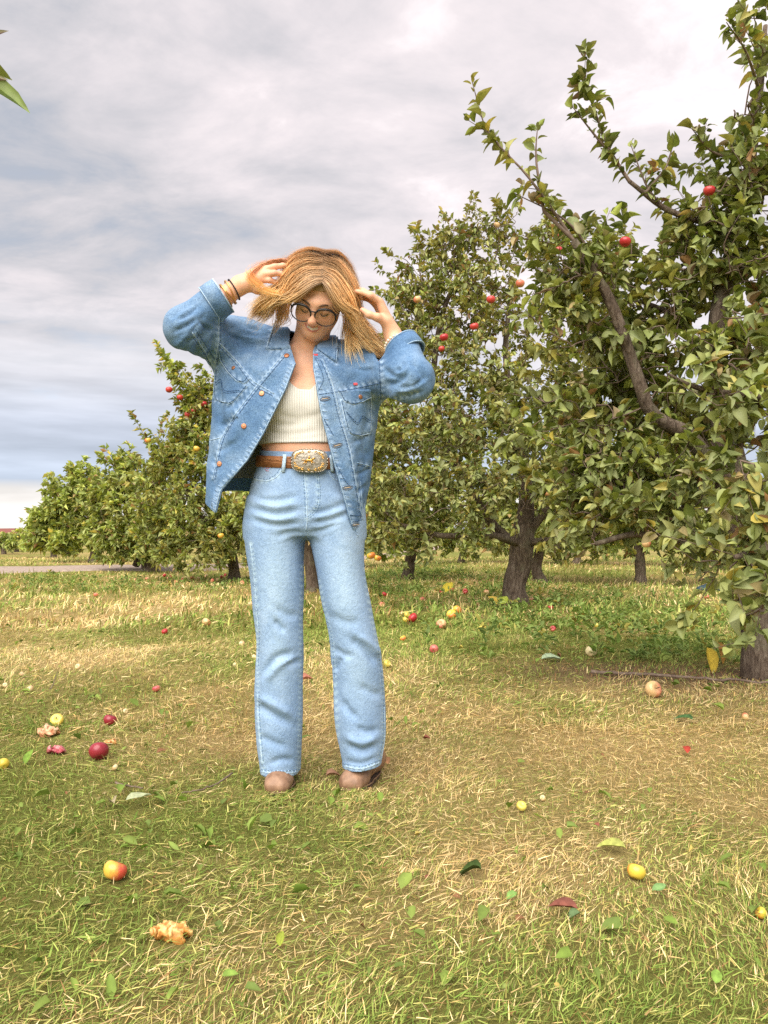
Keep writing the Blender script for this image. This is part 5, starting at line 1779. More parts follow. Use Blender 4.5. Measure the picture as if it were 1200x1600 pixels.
# collar: leaves that stand off the shoulders
COLL = [(416, 547), (421, 528), (428, 507), (440, 501), (452, 503), (455, 522), (455, 545), (440, 547)]
COLR = [(494, 546), (502, 537), (512, 528), (529, 526), (527, 545), (525, 567), (511, 558)]
for poly in (COLL, COLR):
    V_, F_ = patch_on(kb, poly, .011)
    obj('collar', V_, F_, M_den, jacket, cols=wear_cols(V_, KW, 4.0, 8, .8))
ncx = P(482, 556, 2.47)
th = np.linspace(-.35, math.pi + .35, 26)
rows = []
for hh, rr in ((-.01, .078), (.03, .073), (.042, .078), (.038, .086), (.0, .093)):
    rows.append([ncx + np.array((rr * 1.08 * math.cos(a), rr * math.sin(a) * .9 - .012 * hh, hh + .01)) for a in th])
V_ = np.array([p for r_ in rows for p in r_])
F_ = [(r_ * 26 + i, r_ * 26 + i + 1, (r_ + 1) * 26 + i + 1, (r_ + 1) * 26 + i) for r_ in range(4) for i in range(25)]
cs = obj('collar_stand', V_, F_, M_den, jacket)
so = cs.modifiers.new('thickness', 'SOLIDIFY'); so.thickness = .004
# cuffs
for S_, wd in ((SL, .050), (SR, .046)):
    ax = S_[3] - S_[2]; ax /= np.linalg.norm(ax)
    V_, F_ = ring_band(S_[2] - ax * wd * .40, ax, (0, 0, 1), .0500, .0500, wd, .005, 40)
    cf = obj('cuff', V_, F_, M_den, jacket)
    V_, F_ = ring_band(S_[2] + ax * wd * .08, ax, (0, 0, 1), .0540, .0540, .004, .002, 40)
    V2_, F2_ = ring_band(S_[2] - ax * wd * .86, ax, (0, 0, 1), .0530, .0530, .003, .0025, 40)
    m_ = MB(); m_.add(V_, F_); m_.add(V2_, F2_); m_.build('cuff_edge', M_den_seam, cf)
    cbv = BVHTree.FromPolygons([tuple(v) for v in V_], F_)
# seams: pale worn ridges with dark stitches beside them, seam shade painted in
VV = [V]; TT = [T]
allV, allT, n0 = [tuple(v) for v in V], [tuple(map(int, f)) for f in T], len(V)
for o in jacket.children:
    if o.name.split('.')[0] in ('pocket', 'pocket_flap', 'placket', 'collar', 'cuff'):
        b0 = len(allV)
        allV += [tuple(v.co) for v in o.data.vertices]
        allT += [tuple(b0 + i for i in p.vertices) for p in o.data.polygons]
ab = BVHTree.FromPolygons(allV, allT)
mb = MB(); md = MB()
inset = lambda poly, k: [tuple(np.mean(poly, 0) + (np.array(p) - np.mean(poly, 0)) * k) for p in poly]
pale = [EDGE_L[1:], EDGE_R, PKL[:4], FLL[3:] + FLL[:1], PKR[1:] + PKR[:1], FLR[2:] + FLR[:1], COLL[-1:] + COLL[:3], COLR[-3:] + COLR[:1],
        [(343, 536), (372, 566), (396, 596), (428, 615)], [(494, 613), (540, 606), (596, 594)],
        [(444, 552), (405, 598), (367, 648), (344, 688), (332, 750)], [(504, 560), (519, 598), (532, 650), (548, 707), (567, 814)],
        [(595, 549), (597, 590), (598, 626)], [(342, 496), (341, 535), (336, 572)], [(558, 723), (570, 726), (582, 730)], [(328, 688), (336, 686), (344, 684)],
        [(563, 752), (565, 780), (567, 812)], [(300, 519), (318, 545), (332, 568)], [(602, 622), (630, 622), (655, 612)]]
for ln in pale:
    off_ = -1.3 if ln is EDGE_R else (-1.5 if ln is pale[0] else 0)
    lx = [(a + (1.6 if ln is EDGE_R else (-1.6 if ln is pale[0] else 0)), b) for a, b in ln]
    l_ = line_on(ab, lx, .0003, smooth=False)
    if len(l_) > 2:
        m1 = MB(); m1.tube(l_, .0016, 5); m1.build('seam', M_den_seam, jacket)
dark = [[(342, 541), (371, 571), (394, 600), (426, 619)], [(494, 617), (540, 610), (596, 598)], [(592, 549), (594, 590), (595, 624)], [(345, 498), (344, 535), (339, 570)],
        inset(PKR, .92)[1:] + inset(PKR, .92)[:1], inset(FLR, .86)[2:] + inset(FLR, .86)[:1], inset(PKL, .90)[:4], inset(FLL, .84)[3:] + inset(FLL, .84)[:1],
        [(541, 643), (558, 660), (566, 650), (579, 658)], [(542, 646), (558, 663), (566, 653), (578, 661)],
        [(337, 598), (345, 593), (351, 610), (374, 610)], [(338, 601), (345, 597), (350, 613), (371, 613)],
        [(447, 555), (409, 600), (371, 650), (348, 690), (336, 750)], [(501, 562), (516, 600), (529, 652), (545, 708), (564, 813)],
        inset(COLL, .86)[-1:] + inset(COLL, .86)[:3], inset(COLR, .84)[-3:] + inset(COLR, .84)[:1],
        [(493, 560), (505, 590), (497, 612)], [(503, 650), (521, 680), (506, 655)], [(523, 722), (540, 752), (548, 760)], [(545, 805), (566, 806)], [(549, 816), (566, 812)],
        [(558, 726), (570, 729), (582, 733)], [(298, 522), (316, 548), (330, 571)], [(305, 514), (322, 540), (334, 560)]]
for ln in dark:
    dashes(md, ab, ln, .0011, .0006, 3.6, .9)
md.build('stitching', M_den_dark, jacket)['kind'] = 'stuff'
mb = MB()
for k in range(30):                                      # puckering along plackets
    t_k = (k + .5) / 30
    a = np.array([np.interp(t_k, np.linspace(0, 1, 6), [p[i] for p in EDGE_R][::-1]) for i in (0, 1)])
    seam(mb, ab, [(a[0] + 4, a[1] + 2), (a[0] + 7, a[1] + 3.5), (a[0] + 10, a[1] + 3.8)], .0010)
    a = np.array([np.interp(t_k, np.linspace(0, 1, 6), [p[i] for p in EDGE_L[1:]]) for i in (0, 1)])
    seam(mb, ab, [(a[0] - 4, a[1] - 1), (a[0] - 7, a[1] - 3), (a[0] - 9, a[1] - 4)], .0010)
mb.build('puckering', M_den_seam, jacket)['kind'] = 'stuff'
# hem band inside the back
back = []
# buttons
for i, (px_, py_) in enumerate(((448, 556), (409, 615), (381, 666), (343, 725), (365, 575), (563, 620))):
    h = hit(ab, px_, py_)
    if h is None:
        continue
    nrm = h[1]; u = np.cross(nrm, (0, 0, 1)); u /= np.linalg.norm(u); v = np.cross(u, nrm)
    rr = .0080 if i < 4 else .0062
    prof = [(1.0, .0), (1.05, .0018), (.9, .0032), (.62, .0026), (.3, .0034), (0.02, .0036)]
    V_ = np.array([h[0] + nrm * hh * 1.1 + rr * s_ * (math.cos(a) * u + math.sin(a) * v) for s_, hh in prof for a in np.linspace(0, 2 * math.pi, 16, endpoint=False)])
    F_ = [(r_ * 16 + k, r_ * 16 + (k + 1) % 16, (r_ + 1) * 16 + (k + 1) % 16, (r_ + 1) * 16 + k) for r_ in range(5) for k in range(16)]
    obj('button', V_, F_, M_copper, jacket)
M_hole = simple_mat('buttonhole_thread', (.10, .12, .16), (.16, .18, .2), 60, .8)
M_tan = simple_mat('buttonhole_tan', (.42, .30, .17), (.5, .36, .2), 60, .8)
for (px_, py_), an in (((508, 623), -.15), ((527, 696), -.3), ((543, 762), -.15), ((557, 820), -.1)):
    c = [(px_ + 8 * math.cos(a) * math.cos(an) - 3.0 * math.sin(a) * math.sin(an), py_ + 8 * math.cos(a) * math.sin(an) + 3.0 * math.sin(a) * math.cos(an)) for a in np.linspace(0, 6.28, 18)]
    m_ = MB(); seam(m_, ab, c, .0014, .0006)
    if not m_.V:
        continue
    bh = m_.build('buttonhole', M_hole, jacket)
    m_ = MB(); seam(m_, ab, [(px_ - 5, py_ - 5 * math.sin(an)), (px_, py_), (px_ + 5, py_ + 5 * math.sin(an))], .0016, .0004)
    if m_.V:
        m_.build('slit', M_tan, bh)
for poly in ([(552, 598.5), (559, 598), (559, 602), (552, 602.5)], [(490, 553.5), (497, 553.5), (497, 556), (490, 556)]):
    V_, F_ = patch_on(ab, poly, .0022, 1.5)
    obj('red_tag', V_, F_, M_red, jacket)

# --- boots
for nm, cx_, cy_, an in (('l', -.322, 2.425, -.03), ('r', -.066, 2.445, -.40)):
    f = Field((cx_ - .17, cy_ - .20, -.01), (cx_ + .17, cy_ + .20, .22), .0042)
    ca, sa = math.cos(an), math.sin(an)
    # local: toe towards -y, then turned about z
    bp = lambda x, y, z: np.array((cx_ + x * ca + y * sa * -1, cy_ + x * sa + y * ca, z))
    bp = lambda x, y, z: np.array((cx_ + ca * x - sa * y, cy_ + sa * x + ca * y, z))
    f.cone(bp(.0, .09, .055), bp(0, -.01, .060), .036, .038, .03)
    f.cone(bp(0, -.01, .056), bp(-.002, -.075, .036), .038, .033, .03)
    f.cone(bp(.018, -.050, .030), bp(.017, -.094, .027), .026, .023, .014)
    f.cone(bp(-.018, -.050, .030), bp(-.015, -.096, .027), .026, .023, .014)
    f.cone(bp(0, .06, .06), bp(0, .05, .2), .040, .043, .03)
    Z = f.ax[2][None, None, :]
    f.f = np.maximum(f.f, (.010 - Z).astype(np.float32))
    V_, Q_ = f.mesh()
    V_ = relax(V_, Q_, 2)
    boot = obj('boot', V_, Q_, M_boot, person)
    o_ = [bp(x, y, 0) for x, y in [(.036 * math.cos(a) * (1 + .25 * (math.sin(a) < 0)), .115 * math.sin(a) - .004) for a in np.linspace(0, 2 * math.pi, 28, endpoint=False)]]
    V_ = np.array([p + (0, 0, z_) for z_ in (-.004, .004, .014) for p in o_])
    F_ = [(k * 28 + i, k * 28 + (i + 1) % 28, (k + 1) * 28 + (i + 1) % 28, (k + 1) * 28 + i) for k in (0, 1) for i in range(28)] + [tuple(range(27, -1, -1)), tuple(range(56, 84))]
    obj('sole', V_, F_, M_sole, boot)
    ub = BVHTree.FromPolygons([tuple(v.co) for v in boot.data.vertices], [tuple(p.vertices) for p in boot.data.polygons])
    for y0_ in (-.040, -.052, -.028):                    # creases over the instep, and the toe seam
        ln_ = []
        for a in np.linspace(-.030, .030, 11):
            o_r = Vector(bp(a, y0_ + .25 * abs(a), .15))
            l_, n_, *_ = ub.ray_cast(o_r, Vector((0, 0, -1)))
            if l_ is not None:
                ln_.append(np.array(l_) + (0, 0, -.0004))
        if len(ln_) > 3:
            V_, F_ = tube(ln_, np.linspace(.0010, .0016, len(ln_)), 5)
            obj('crease_seam', V_, F_, M_sole, boot)
    wl = np.array(o_ + o_[:1]) * (1, 1, 0)
    ctr = wl[:-1].mean(0)
    wl = ctr + (wl - ctr) * (1.03, 1.02, 1) + (0, 0, .014)
    V_, F_ = tube(wl, .0024, 6, cap=False)
    obj('welt', V_, F_, M_welt, boot)
# --- bracelets
def bangle(A, tpos, rr, r, matl, name, label, cat, group=None, tilt=.15, beads=0):
    ax = A[2] - A[1]; ax /= np.linalg.norm(ax)
    c = A[1] + (A[2] - A[1]) * tpos
    u = np.cross(ax, (0, 0, 1)); u /= np.linalg.norm(u); v = np.cross(ax, u)
    n_ = 40
    pts = np.array([c + (rr * math.cos(a) * u + rr * math.sin(a) * v) + ax * tilt * rr * math.cos(a + 1) for a in np.linspace(0, 2 * math.pi, n_ + 1)])
    m_ = MB()
    if beads:
        for k in range(beads):
            a = 2 * math.pi * k / beads
            p_ = c + rr * math.cos(a) * u + rr * math.sin(a) * v + ax * tilt * rr * math.cos(a + 1)
            tdir = -math.sin(a) * u + math.cos(a) * v
            m_.tube([p_ - tdir * r * .8, p_ - tdir * r * .4, p_ + tdir * r * .4, p_ + tdir * r * .8], [r * .4, r, r, r * .4], 7)
    else:
        m_.tube(pts, r, 6, cap=False)
    return tag(m_.build(name, matl), label, cat, group)


M_brass = simple_mat('brass_bangle', (.62, .33, .10), (.80, .48, .18), 60, .35, .8)
M_tie = simple_mat('hair_tie', (.015, .012, .015), (.03, .025, .03), 60, .9)
M_pearl = simple_mat('pearl_bead', (.62, .56, .44), (.80, .74, .60), 60, .3)
bangle(ARM_L, .90, .0315, .0022, M_tie, 'hair_tie', 'black elastic hair tie round the wrist beside the brass bangles', 'hair tie')
for tp_, tl_, lb_ in ((.83, .25, 'thin brass bangle next to the black hair tie'), (.79, -.1, 'thin brass bangle in the middle of three on one wrist'), (.75, .2, 'thin brass bangle against the turned up denim cuff')):
    bangle(ARM_L, tp_, .0345, .0021, M_brass, 'bangle', lb_, 'bracelet', 'brass bangles on one wrist', tl_)
bangle(ARM_R, .80, .0345, .0046, M_pearl, 'bead_bracelet', 'pearl and gold bead bracelet at the denim cuff', 'bracelet', None, .1, 22)
# --- hair: a close cap on the skull plus long combed strands from the centre parting
M_hair = attr_mat('hair', .36, .4, transl=.26)
M_hairc = simple_mat('hair_roots', (.34, .21, .11), (.46, .29, .155), 55, .6)
hf = Field(HC - .16, HC + .16, .004)
hf.ell(H(0, .022, .036), np.array((.078, .097, .089)) * HS, .0, HR.T)
V, Q = hf.mesh()
T = tris(Q)
l_ = Hinv(V)
V, T = clip(V, T, l_[:, 2] + 1.05 * l_[:, 1] + .020 - .25 * np.abs(l_[:, 0]))
hair = obj('hair', V, T, M_hairc, person)

GL = [[(504, 442, 2.23), (490, 447, 2.225), (472, 460, 2.235), (456, 468, 2.25), (440, 464, 2.258), (426, 472, 2.27), (418, 492, 2.30)],
      [(504, 418, 2.25), (480, 415, 2.235), (458, 427, 2.24), (446, 443, 2.25), (438, 457, 2.262), (425, 470, 2.275), (412, 486, 2.29), (406, 500, 2.30)],
      [(507, 404, 2.26), (484, 400, 2.25), (461, 410, 2.25), (448, 428, 2.255), (437, 452, 2.262), (416, 468, 2.27), (399, 484, 2.28), (391, 497, 2.29)],
      [(508, 396, 2.29), (487, 391, 2.28), (463, 399, 2.275), (449, 418, 2.28), (440, 446, 2.29), (422, 468, 2.31), (407, 486, 2.32), (400, 500, 2.33)],
      [(508, 393, 2.33), (480, 391, 2.34), (452, 408, 2.34), (442, 438, 2.345), (432, 470, 2.37), (424, 495, 2.38), (414, 508, 2.38)],
      [(508, 398, 2.40), (480, 403, 2.42), (460, 430, 2.42), (450, 468, 2.42), (444, 495, 2.42), (436, 508, 2.41)]]
GR = [[(505, 442, 2.23), (512, 450, 2.225), (520, 462, 2.23), (529, 476, 2.24), (541, 483, 2.255), (552, 488, 2.275), (562, 512, 2.30), (578, 540, 2.31)],
      [(505, 416, 2.25), (524, 423, 2.24), (541, 446, 2.245), (551, 467, 2.26), (553, 482, 2.28), (562, 507, 2.30), (582, 531, 2.31), (602, 547, 2.32)],
      [(507, 403, 2.265), (530, 409, 2.255), (548, 432, 2.265), (557, 460, 2.28), (557, 482, 2.30), (568, 510, 2.32), (592, 534, 2.33), (609, 552, 2.33)],
      [(508, 396, 2.29), (530, 397, 2.30), (550, 423, 2.31), (558, 456, 2.32), (557, 490, 2.34), (563, 520, 2.35), (578, 540, 2.36), (596, 550, 2.36)],
      [(508, 393, 2.33), (530, 397, 2.36), (547, 424, 2.37), (553, 460, 2.37), (550, 495, 2.38), (546, 520, 2.37), (545, 545, 2.36), (553, 576, 2.33)],
      [(508, 398, 2.40), (528, 407, 2.42), (541, 440, 2.42), (546, 480, 2.42), (546, 515, 2.41), (548, 540, 2.40)]]


def push_out(p, extra):
    """keep strands on top of the skull and face"""
    l = Hinv(p)
    for c, r_ in (((0, .022, .036), (.078, .097, .089)), ((0, -.026, -.032), (.066, .064, .076))):
        e_ = (l - np.array(c)) / (np.array(r_) + extra / HS)
        k = np.linalg.norm(e_, axis=1)
        m = k < 1
        l[m] = np.array(c) + e_[m] / k[m, None] * (np.array(r_) + extra / HS)
    return HC + HS * l @ HR.T


hr = np.random.default_rng(5)
SV, SF, SCc = [], [], []
base = 0
NP = 15


def strand(c3, r, tint, tipt):
    global base
    n = len(c3)
    t = np.gradient(c3, axis=0); t /= np.linalg.norm(t, axis=1, keepdims=True) + 1e-9
    a = np.cross(t, (0, 1.0, .2)); a /= np.linalg.norm(a, axis=1, keepdims=True) + 1e-9
    b = np.cross(a, t)
    rr = (r * np.clip(np.minimum(np.linspace(.75, 1.1, n), np.linspace(5.0, .25, n)), .2, 1))[:, None]
    out_ = c3 - HC; a = np.cross(t, out_ + b * .02); a /= np.linalg.norm(a, axis=1, keepdims=True) + 1e-9
    v = np.concatenate((c3 - rr * a, c3 + rr * a))
    SV.append(v)
    i = np.arange(n - 1)
    SF.append(np.stack((i, n + i, n + i + 1, i + 1), 1) + base)
    u = np.linspace(0, 1, n)[:, None]
    cc = np.array((.53, .335, .185)) * (1 - np.clip(u * 1.9, 0, 1)) + np.array((.95, .60, .275)) * np.clip(u * 1.9, 0, 1)
    cc = cc * (1 - np.clip(u * 2 - 1, 0, 1) * tipt) + np.array((1.0, .80, .45)) * np.clip(u * 2 - 1, 0, 1) * tipt
    SCc.append(np.tile(cc * tint, (2, 1)))
    base += 2 * n


for gi, G in enumerate((GL, GR)):
    C3 = [catmull([P(*q) for q in g_], NP) for g_ in G]
    clump = hr.normal(size=(64, 3))
    for s in range(3300):
        u = abs(hr.normal() * .0) + hr.uniform(0, len(G) - 1.001)
        if hr.random() < .35:
            u = hr.uniform(0, 3.0)
        i = int(u); f_ = u - i
        c3 = C3[i] * (1 - f_) + C3[i + 1] * f_
        cl = int(u * 9) % 64
        w_ = np.linspace(0, 1, NP)[:, None]
        uc = min((int(u * 9) + .5) / 9, len(G) - 1.01); ic = int(uc)                # locks gather towards their ends
        cc3 = C3[ic] * (1 - uc + ic) + C3[ic + 1] * (uc - ic)
        c3 = c3 + (cc3 - c3) * .8 * w_
        c3 = c3 + clump[cl] * .011 * min(1, .3 + .45 * u) * w_ ** 1.2 + hr.normal(size=3) * (.0018 + .0045 * np.sin(w_ * 2.6))
        c3 = c3 + .014 * w_ ** 1.5 * min(1, .4 + .4 * u) * np.sin(w_ * (7 + cl % 4) + cl) * clump[(cl * 7) % 64] + .005 * w_ * np.sin(w_ * hr.uniform(5, 10) + hr.uniform(0, 6.28)) * hr.normal(size=3)
        ex = hr.uniform(.0, .007)
        c3 = push_out(c3, ex)
        cut_ = hr.uniform(.66, 1.0)
        c3 = catmull(c3[:max(6, int(round(NP * cut_)))], NP)
        tint = np.clip(hr.normal(1, .22), .5, 1.5) * (.62 + .7 * ((cl * 37) % 10) / 10)
        strand(c3, hr.uniform(.0004, .0009), tint, hr.uniform(.4, 1))
# loop of hair falling over the raised hand
for s in range(60):
    o_ = hr.normal(size=3) * .0045
    c3 = catmull([P(*q) for q in ((452, 404, 2.27), (425, 408, 2.255), (398, 417, 2.235), (388, 428, 2.225), (397, 441, 2.222), (412, 452, 2.228), (432, 459, 2.24), (448, 460, 2.26))], 18) + o_
    c3 = c3 + np.sin(np.linspace(0, 3.1, 18))[:, None] * hr.normal(size=3) * .006
    strand(c3, .0007, hr.uniform(.8, 1.4), .9)
for s in range(110):                                      # fly-aways
    side = hr.random() < .5
    G = GL if side else GR
    u = hr.uniform(1, 4.5); i = int(u); f_ = u - i
    a, b = catmull([P(*q) for q in G[i]], NP), catmull([P(*q) for q in G[i + 1]], NP)
    c3 = a * (1 - f_) + b * f_
    w_ = np.linspace(0, 1, NP)[:, None]
    c3 = push_out(c3 + hr.normal(size=3) * .026 * w_ + (0, 0, .008), hr.uniform(.008, .018))
    strand(c3, .0004, hr.uniform(.9, 1.4), .8)
o = obj('strands', np.concatenate(SV), np.concatenate(SF), M_hair, hair, cols=np.concatenate(SCc))
o['kind'] = 'stuff'
# ------------------------------------------------------------------ weeds under the tree row
wr_ = np.random.default_rng(314)
rowA, rowB = np.array((2.35, 3.6)), np.array((-.3, 17.0))


def row_pts(n, width, y0=3.6, y1=16.0, p=1.6):
    u = wr_.random(n) ** p
    y = y0 + u * (y1 - y0)
    x = rowA[0] + (rowB[0] - rowA[0]) * (y - rowA[1]) / (rowB[1] - rowA[1])
    return x + wr_.normal(0, width, n) + .25, y


M_weed = attr_mat('weed_leaf', .65, .2, transl=.3, back=(.26, .32, .10), backmix=.3, noise_s=60)
n = 1500
x, y = row_pts(n, .85)
x2, y2 = wr_.uniform(-6, -1.6, 260), wr_.uniform(10.5, 13.2, 260)
x, y = np.append(x, x2), np.append(y, y2)
keep = (smooth_noise(x, y, .9, 41) > .40) & (np.hypot(x + .2, y - 2.4) > 1.2) & ((y > 4.55) | (x > 2.15))
x, y = x[keep], y[keep]
LP, LD, LN, LL, LW, LC = [], [], [], [], [], []
for a, b in zip(x, y):
    k = wr_.integers(5, 12)
    h_ = wr_.uniform(.02, .13) * (1.3 if 4.3 < b < 7.5 else 1)
    az = wr_.uniform(0, 6.28, k)
    el = wr_.uniform(.1, 1.2, k)
    z0 = wr_.random(k) * h_
    LP.append(np.stack((a + .02 * np.cos(az), b + .02 * np.sin(az), float(gz(a, b)) + z0), 1))
    LD.append(np.stack((np.cos(az) * np.cos(el), np.sin(az) * np.cos(el), np.sin(el)), 1))
    LN.append(np.tile((0, 0, 1.), (k, 1)) + wr_.normal(size=(k, 3)) * .3)
    l_ = wr_.uniform(.025, .070, k)
    LL.append(l_); LW.append(l_ * wr_.uniform(.28, .62))
    cc = np.array(((.18, .27, .05), (.23, .32, .075), (.29, .36, .09), (.16, .23, .06)))[wr_.integers(0, 4)]
    if wr_.random() < .08:
        cc = np.array((.40, .33, .07))
    LC.append(cc * wr_.uniform(.75, 1.3, (k, 1)))
Vv, T_, C_ = leaf_geo(*map(np.concatenate, (LP, LD, LN, LL, LW, LC)), detail=1, seed=9)
tag(obj('weeds', Vv, T_, M_weed, cols=C_, smooth=False), 'low leafy green weeds growing along the tree row', 'weeds', kind='stuff')
# clover and plantain leaves scattered in the lawn
x, y = scatter(1900, 1.1, 9, 1.0)
keep = smooth_noise(x, y, .5, 43) > .52
x, y = x[keep], y[keep]
n = len(x)
az = wr_.uniform(0, 6.28, n); el = wr_.uniform(-.1, .8, n); l_ = wr_.uniform(.016, .05, n)
Vv, T_, C_ = leaf_geo(np.stack((x, y, gz(x, y) + wr_.uniform(.005, .03, n)), 1), np.stack((np.cos(az) * np.cos(el), np.sin(az) * np.cos(el), np.sin(el)), 1),
                      np.tile((0, 0, 1.), (n, 1)) + wr_.normal(size=(n, 3)) * .3, l_, l_ * wr_.uniform(.35, .75, n),
                      np.array(((.15, .23, .03), (.22, .30, .05), (.12, .18, .03)))[wr_.integers(0, 3, n)] * wr_.uniform(.7, 1.3, (n, 1)), detail=1, seed=10)
tag(obj('clover', Vv, T_, M_weed, cols=C_, smooth=False), 'small broad green leaves of clover and plantain among the lawn', 'clover', kind='stuff')


# ------------------------------------------------------------------ apples
def apple_mat(name, base, cheek, edge, streak):
    m_, t, b = mat(name)
    co = nd(t, 'ShaderNodeTexCoord').outputs['Object']
    sp = nd(t, 'ShaderNodeSeparateXYZ'); t.links.new(co, sp.inputs[0])
    f1 = noise_n(t, 2.6, 6, .68, co)
    mp_ = nd(t, 'ShaderNodeMapping', {'Scale': (6, 6, .8)}); t.links.new(co, mp_.inputs[0])
    f2 = noise_n(t, 3.0, 4, .6, mp_.outputs[0])
    a = nd(t, 'ShaderNodeMath', {0: sp.outputs['X'], 1: .5}, operation='MULTIPLY')
    a = nd(t, 'ShaderNodeMath', {0: a.outputs[0], 1: f1}, operation='ADD')
    s_ = nd(t, 'ShaderNodeMath', {0: f2, 1: streak}, operation='MULTIPLY')
    a = nd(t, 'ShaderNodeMath', {0: a.outputs[0], 1: s_.outputs[0]}, operation='ADD')
    c = ramp(t, a.outputs[0], [(edge - .08, base), (edge + .40, cheek)])
    sk = noise_n(t, 45, 2, .5, co)
    c = mixc(t, ramp(t, sk, [(.66, (0, 0, 0)), (.72, (.35, .35, .35))]), c, (.62, .5, .3))
    t.links.new(c, b.inputs['Base Color'])
    b.inputs['Roughness'].default_value = .33
    b.inputs['Coat Weight'].default_value = .15
    return m_


AM = dict(red=apple_mat('apple_red', (.50, .045, .035), (.40, .018, .022), .55, .4), deep=apple_mat('apple_deep_red', (.27, .018, .030), (.20, .010, .022), .55, .4),
          blush=apple_mat('apple_blush', (.66, .42, .06), (.62, .08, .05), .52, .35), yellow=apple_mat('apple_yellow', (.62, .53, .10), (.68, .50, .08), .6, .3),
          gold=apple_mat('apple_gold', (.68, .50, .06), (.66, .20, .04), .72, .3), peach=apple_mat('apple_peach', (.68, .44, .20), (.60, .16, .09), .62, .35),
          cream=apple_mat('apple_cream', (.66, .56, .30), (.62, .40, .20), .7, .3), pink=apple_mat('apple_pink', (.58, .16, .12), (.52, .07, .08), .5, .4))
M_stem = simple_mat('apple_stem', (.10, .06, .03), (.18, .11, .06), 30, .8)
NS, NR = 18, 13
AP = {}
for kk in AM:
    V_ = []
    for i in range(NR):
        t_a = math.pi * (i + .0) / (NR - 1)
        r_a = math.sin(t_a) * (1 + .10 * math.cos(t_a)) + .004
        z_a = .90 * math.cos(t_a) - .42 * math.exp(-(t_a / .42) ** 2) + .26 * math.exp(-((math.pi - t_a) / .36) ** 2)
        for j in range(NS):
            a = 2 * math.pi * j / NS
            lob = 1 + .03 * math.cos(5 * a) * (.4 - .6 * math.cos(t_a)) + .025 * math.cos(a + 1)
            V_.append((r_a * lob * math.cos(a), r_a * lob * math.sin(a), z_a))
    F_ = [(i * NS + j, (i + 1) * NS + j, (i + 1) * NS + (j + 1) % NS, i * NS + (j + 1) % NS) for i in range(NR - 1) for j in range(NS)]
    AP[kk] = mesh_data('apple', V_, F_, True, None, (AM[kk],))
V_, F_ = tube(catmull([(0, 0, .45), (.02, .03, .75), (.10, .08, 1.02)], 6), np.linspace(.05, .07, 6), 6)
STEM = mesh_data('stem', V_, F_, True, None, (M_stem,))
ar = np.random.default_rng(99)


def apple(center, R, kind, label, group=None, rot=None, stem=True):
    o = bpy.data.objects.new('apple', AP[kind])
    COL.objects.link(o)
    o.location = tuple(map(float, center))
    o.scale = (R, R, R * ar.uniform(.92, 1.02))
    o.rotation_euler = rot if rot is not None else (ar.uniform(-1.3, 1.3), ar.uniform(-1.3, 1.3), ar.uniform(0, 6.28))
    tag(o, label, 'apple', group)
    if stem:
        s_ = bpy.data.objects.new('stem', STEM)
        COL.objects.link(s_)
        s_.parent = o
    return o


for px_, py_, r_, kd, lb, gp, rt in GA:
    g_ = ground_at(px_, py_ + r_ * .72)
    R_ = r_ / 1200 * g_[1] * 1.02
    apple(g_ + (0, R_ * .2, R_ * .84 + .003), R_, kd, lb, gp, rt, r_ >= 9)
for kd, lb, gp, pl_ in (('red', 'small red windfall in the weeds below the yellowing apple tree', 'red windfalls in the weeds', [(601, 931), (690, 927), (706, 923), (727, 926), (860, 952)]),
                        ('peach', 'small peach windfall in the weeds below the yellowing apple tree', 'peach windfalls in the weeds', [(760, 927), (597, 947), (830, 938), (660, 938), (745, 945), (1105, 935), (1160, 985)]),
                        ('red', 'tiny red windfall under the apple tree with upright shoots', 'red windfalls under the far tree', [(257, 899), (268, 900), (346, 902), (352, 899), (300, 903)]),
                        ('peach', 'tiny peach windfall in the lawn under the apple tree with upright shoots', 'peach windfalls under the far tree',
                         [(332, 908), (150, 931), (245, 903), (262, 905), (285, 906), (310, 904), (322, 901), (340, 906), (275, 910), (378, 912), (395, 925), (230, 905), (210, 907)]),
                        ('cream', 'pale broken apple piece lying in open lawn', 'pale apple pieces in the lawn', [(378, 1007), (367, 1040), (398, 1028), (35, 1056), (8, 1072), (196, 1113), (122, 1043), (392, 945), (180, 1202), (848, 1250)])):
    for px_, py_ in pl_:
        g_ = ground_at(px_, py_ + 3)
        R_ = min(.034, 4.6 / 1200 * g_[1]) * ar.uniform(.85, 1.1)
        apple(g_ + (0, 0, .008 + R_ * (.9 if kd != 'cream' else .45)), R_, kd, lb, gp, None, False)
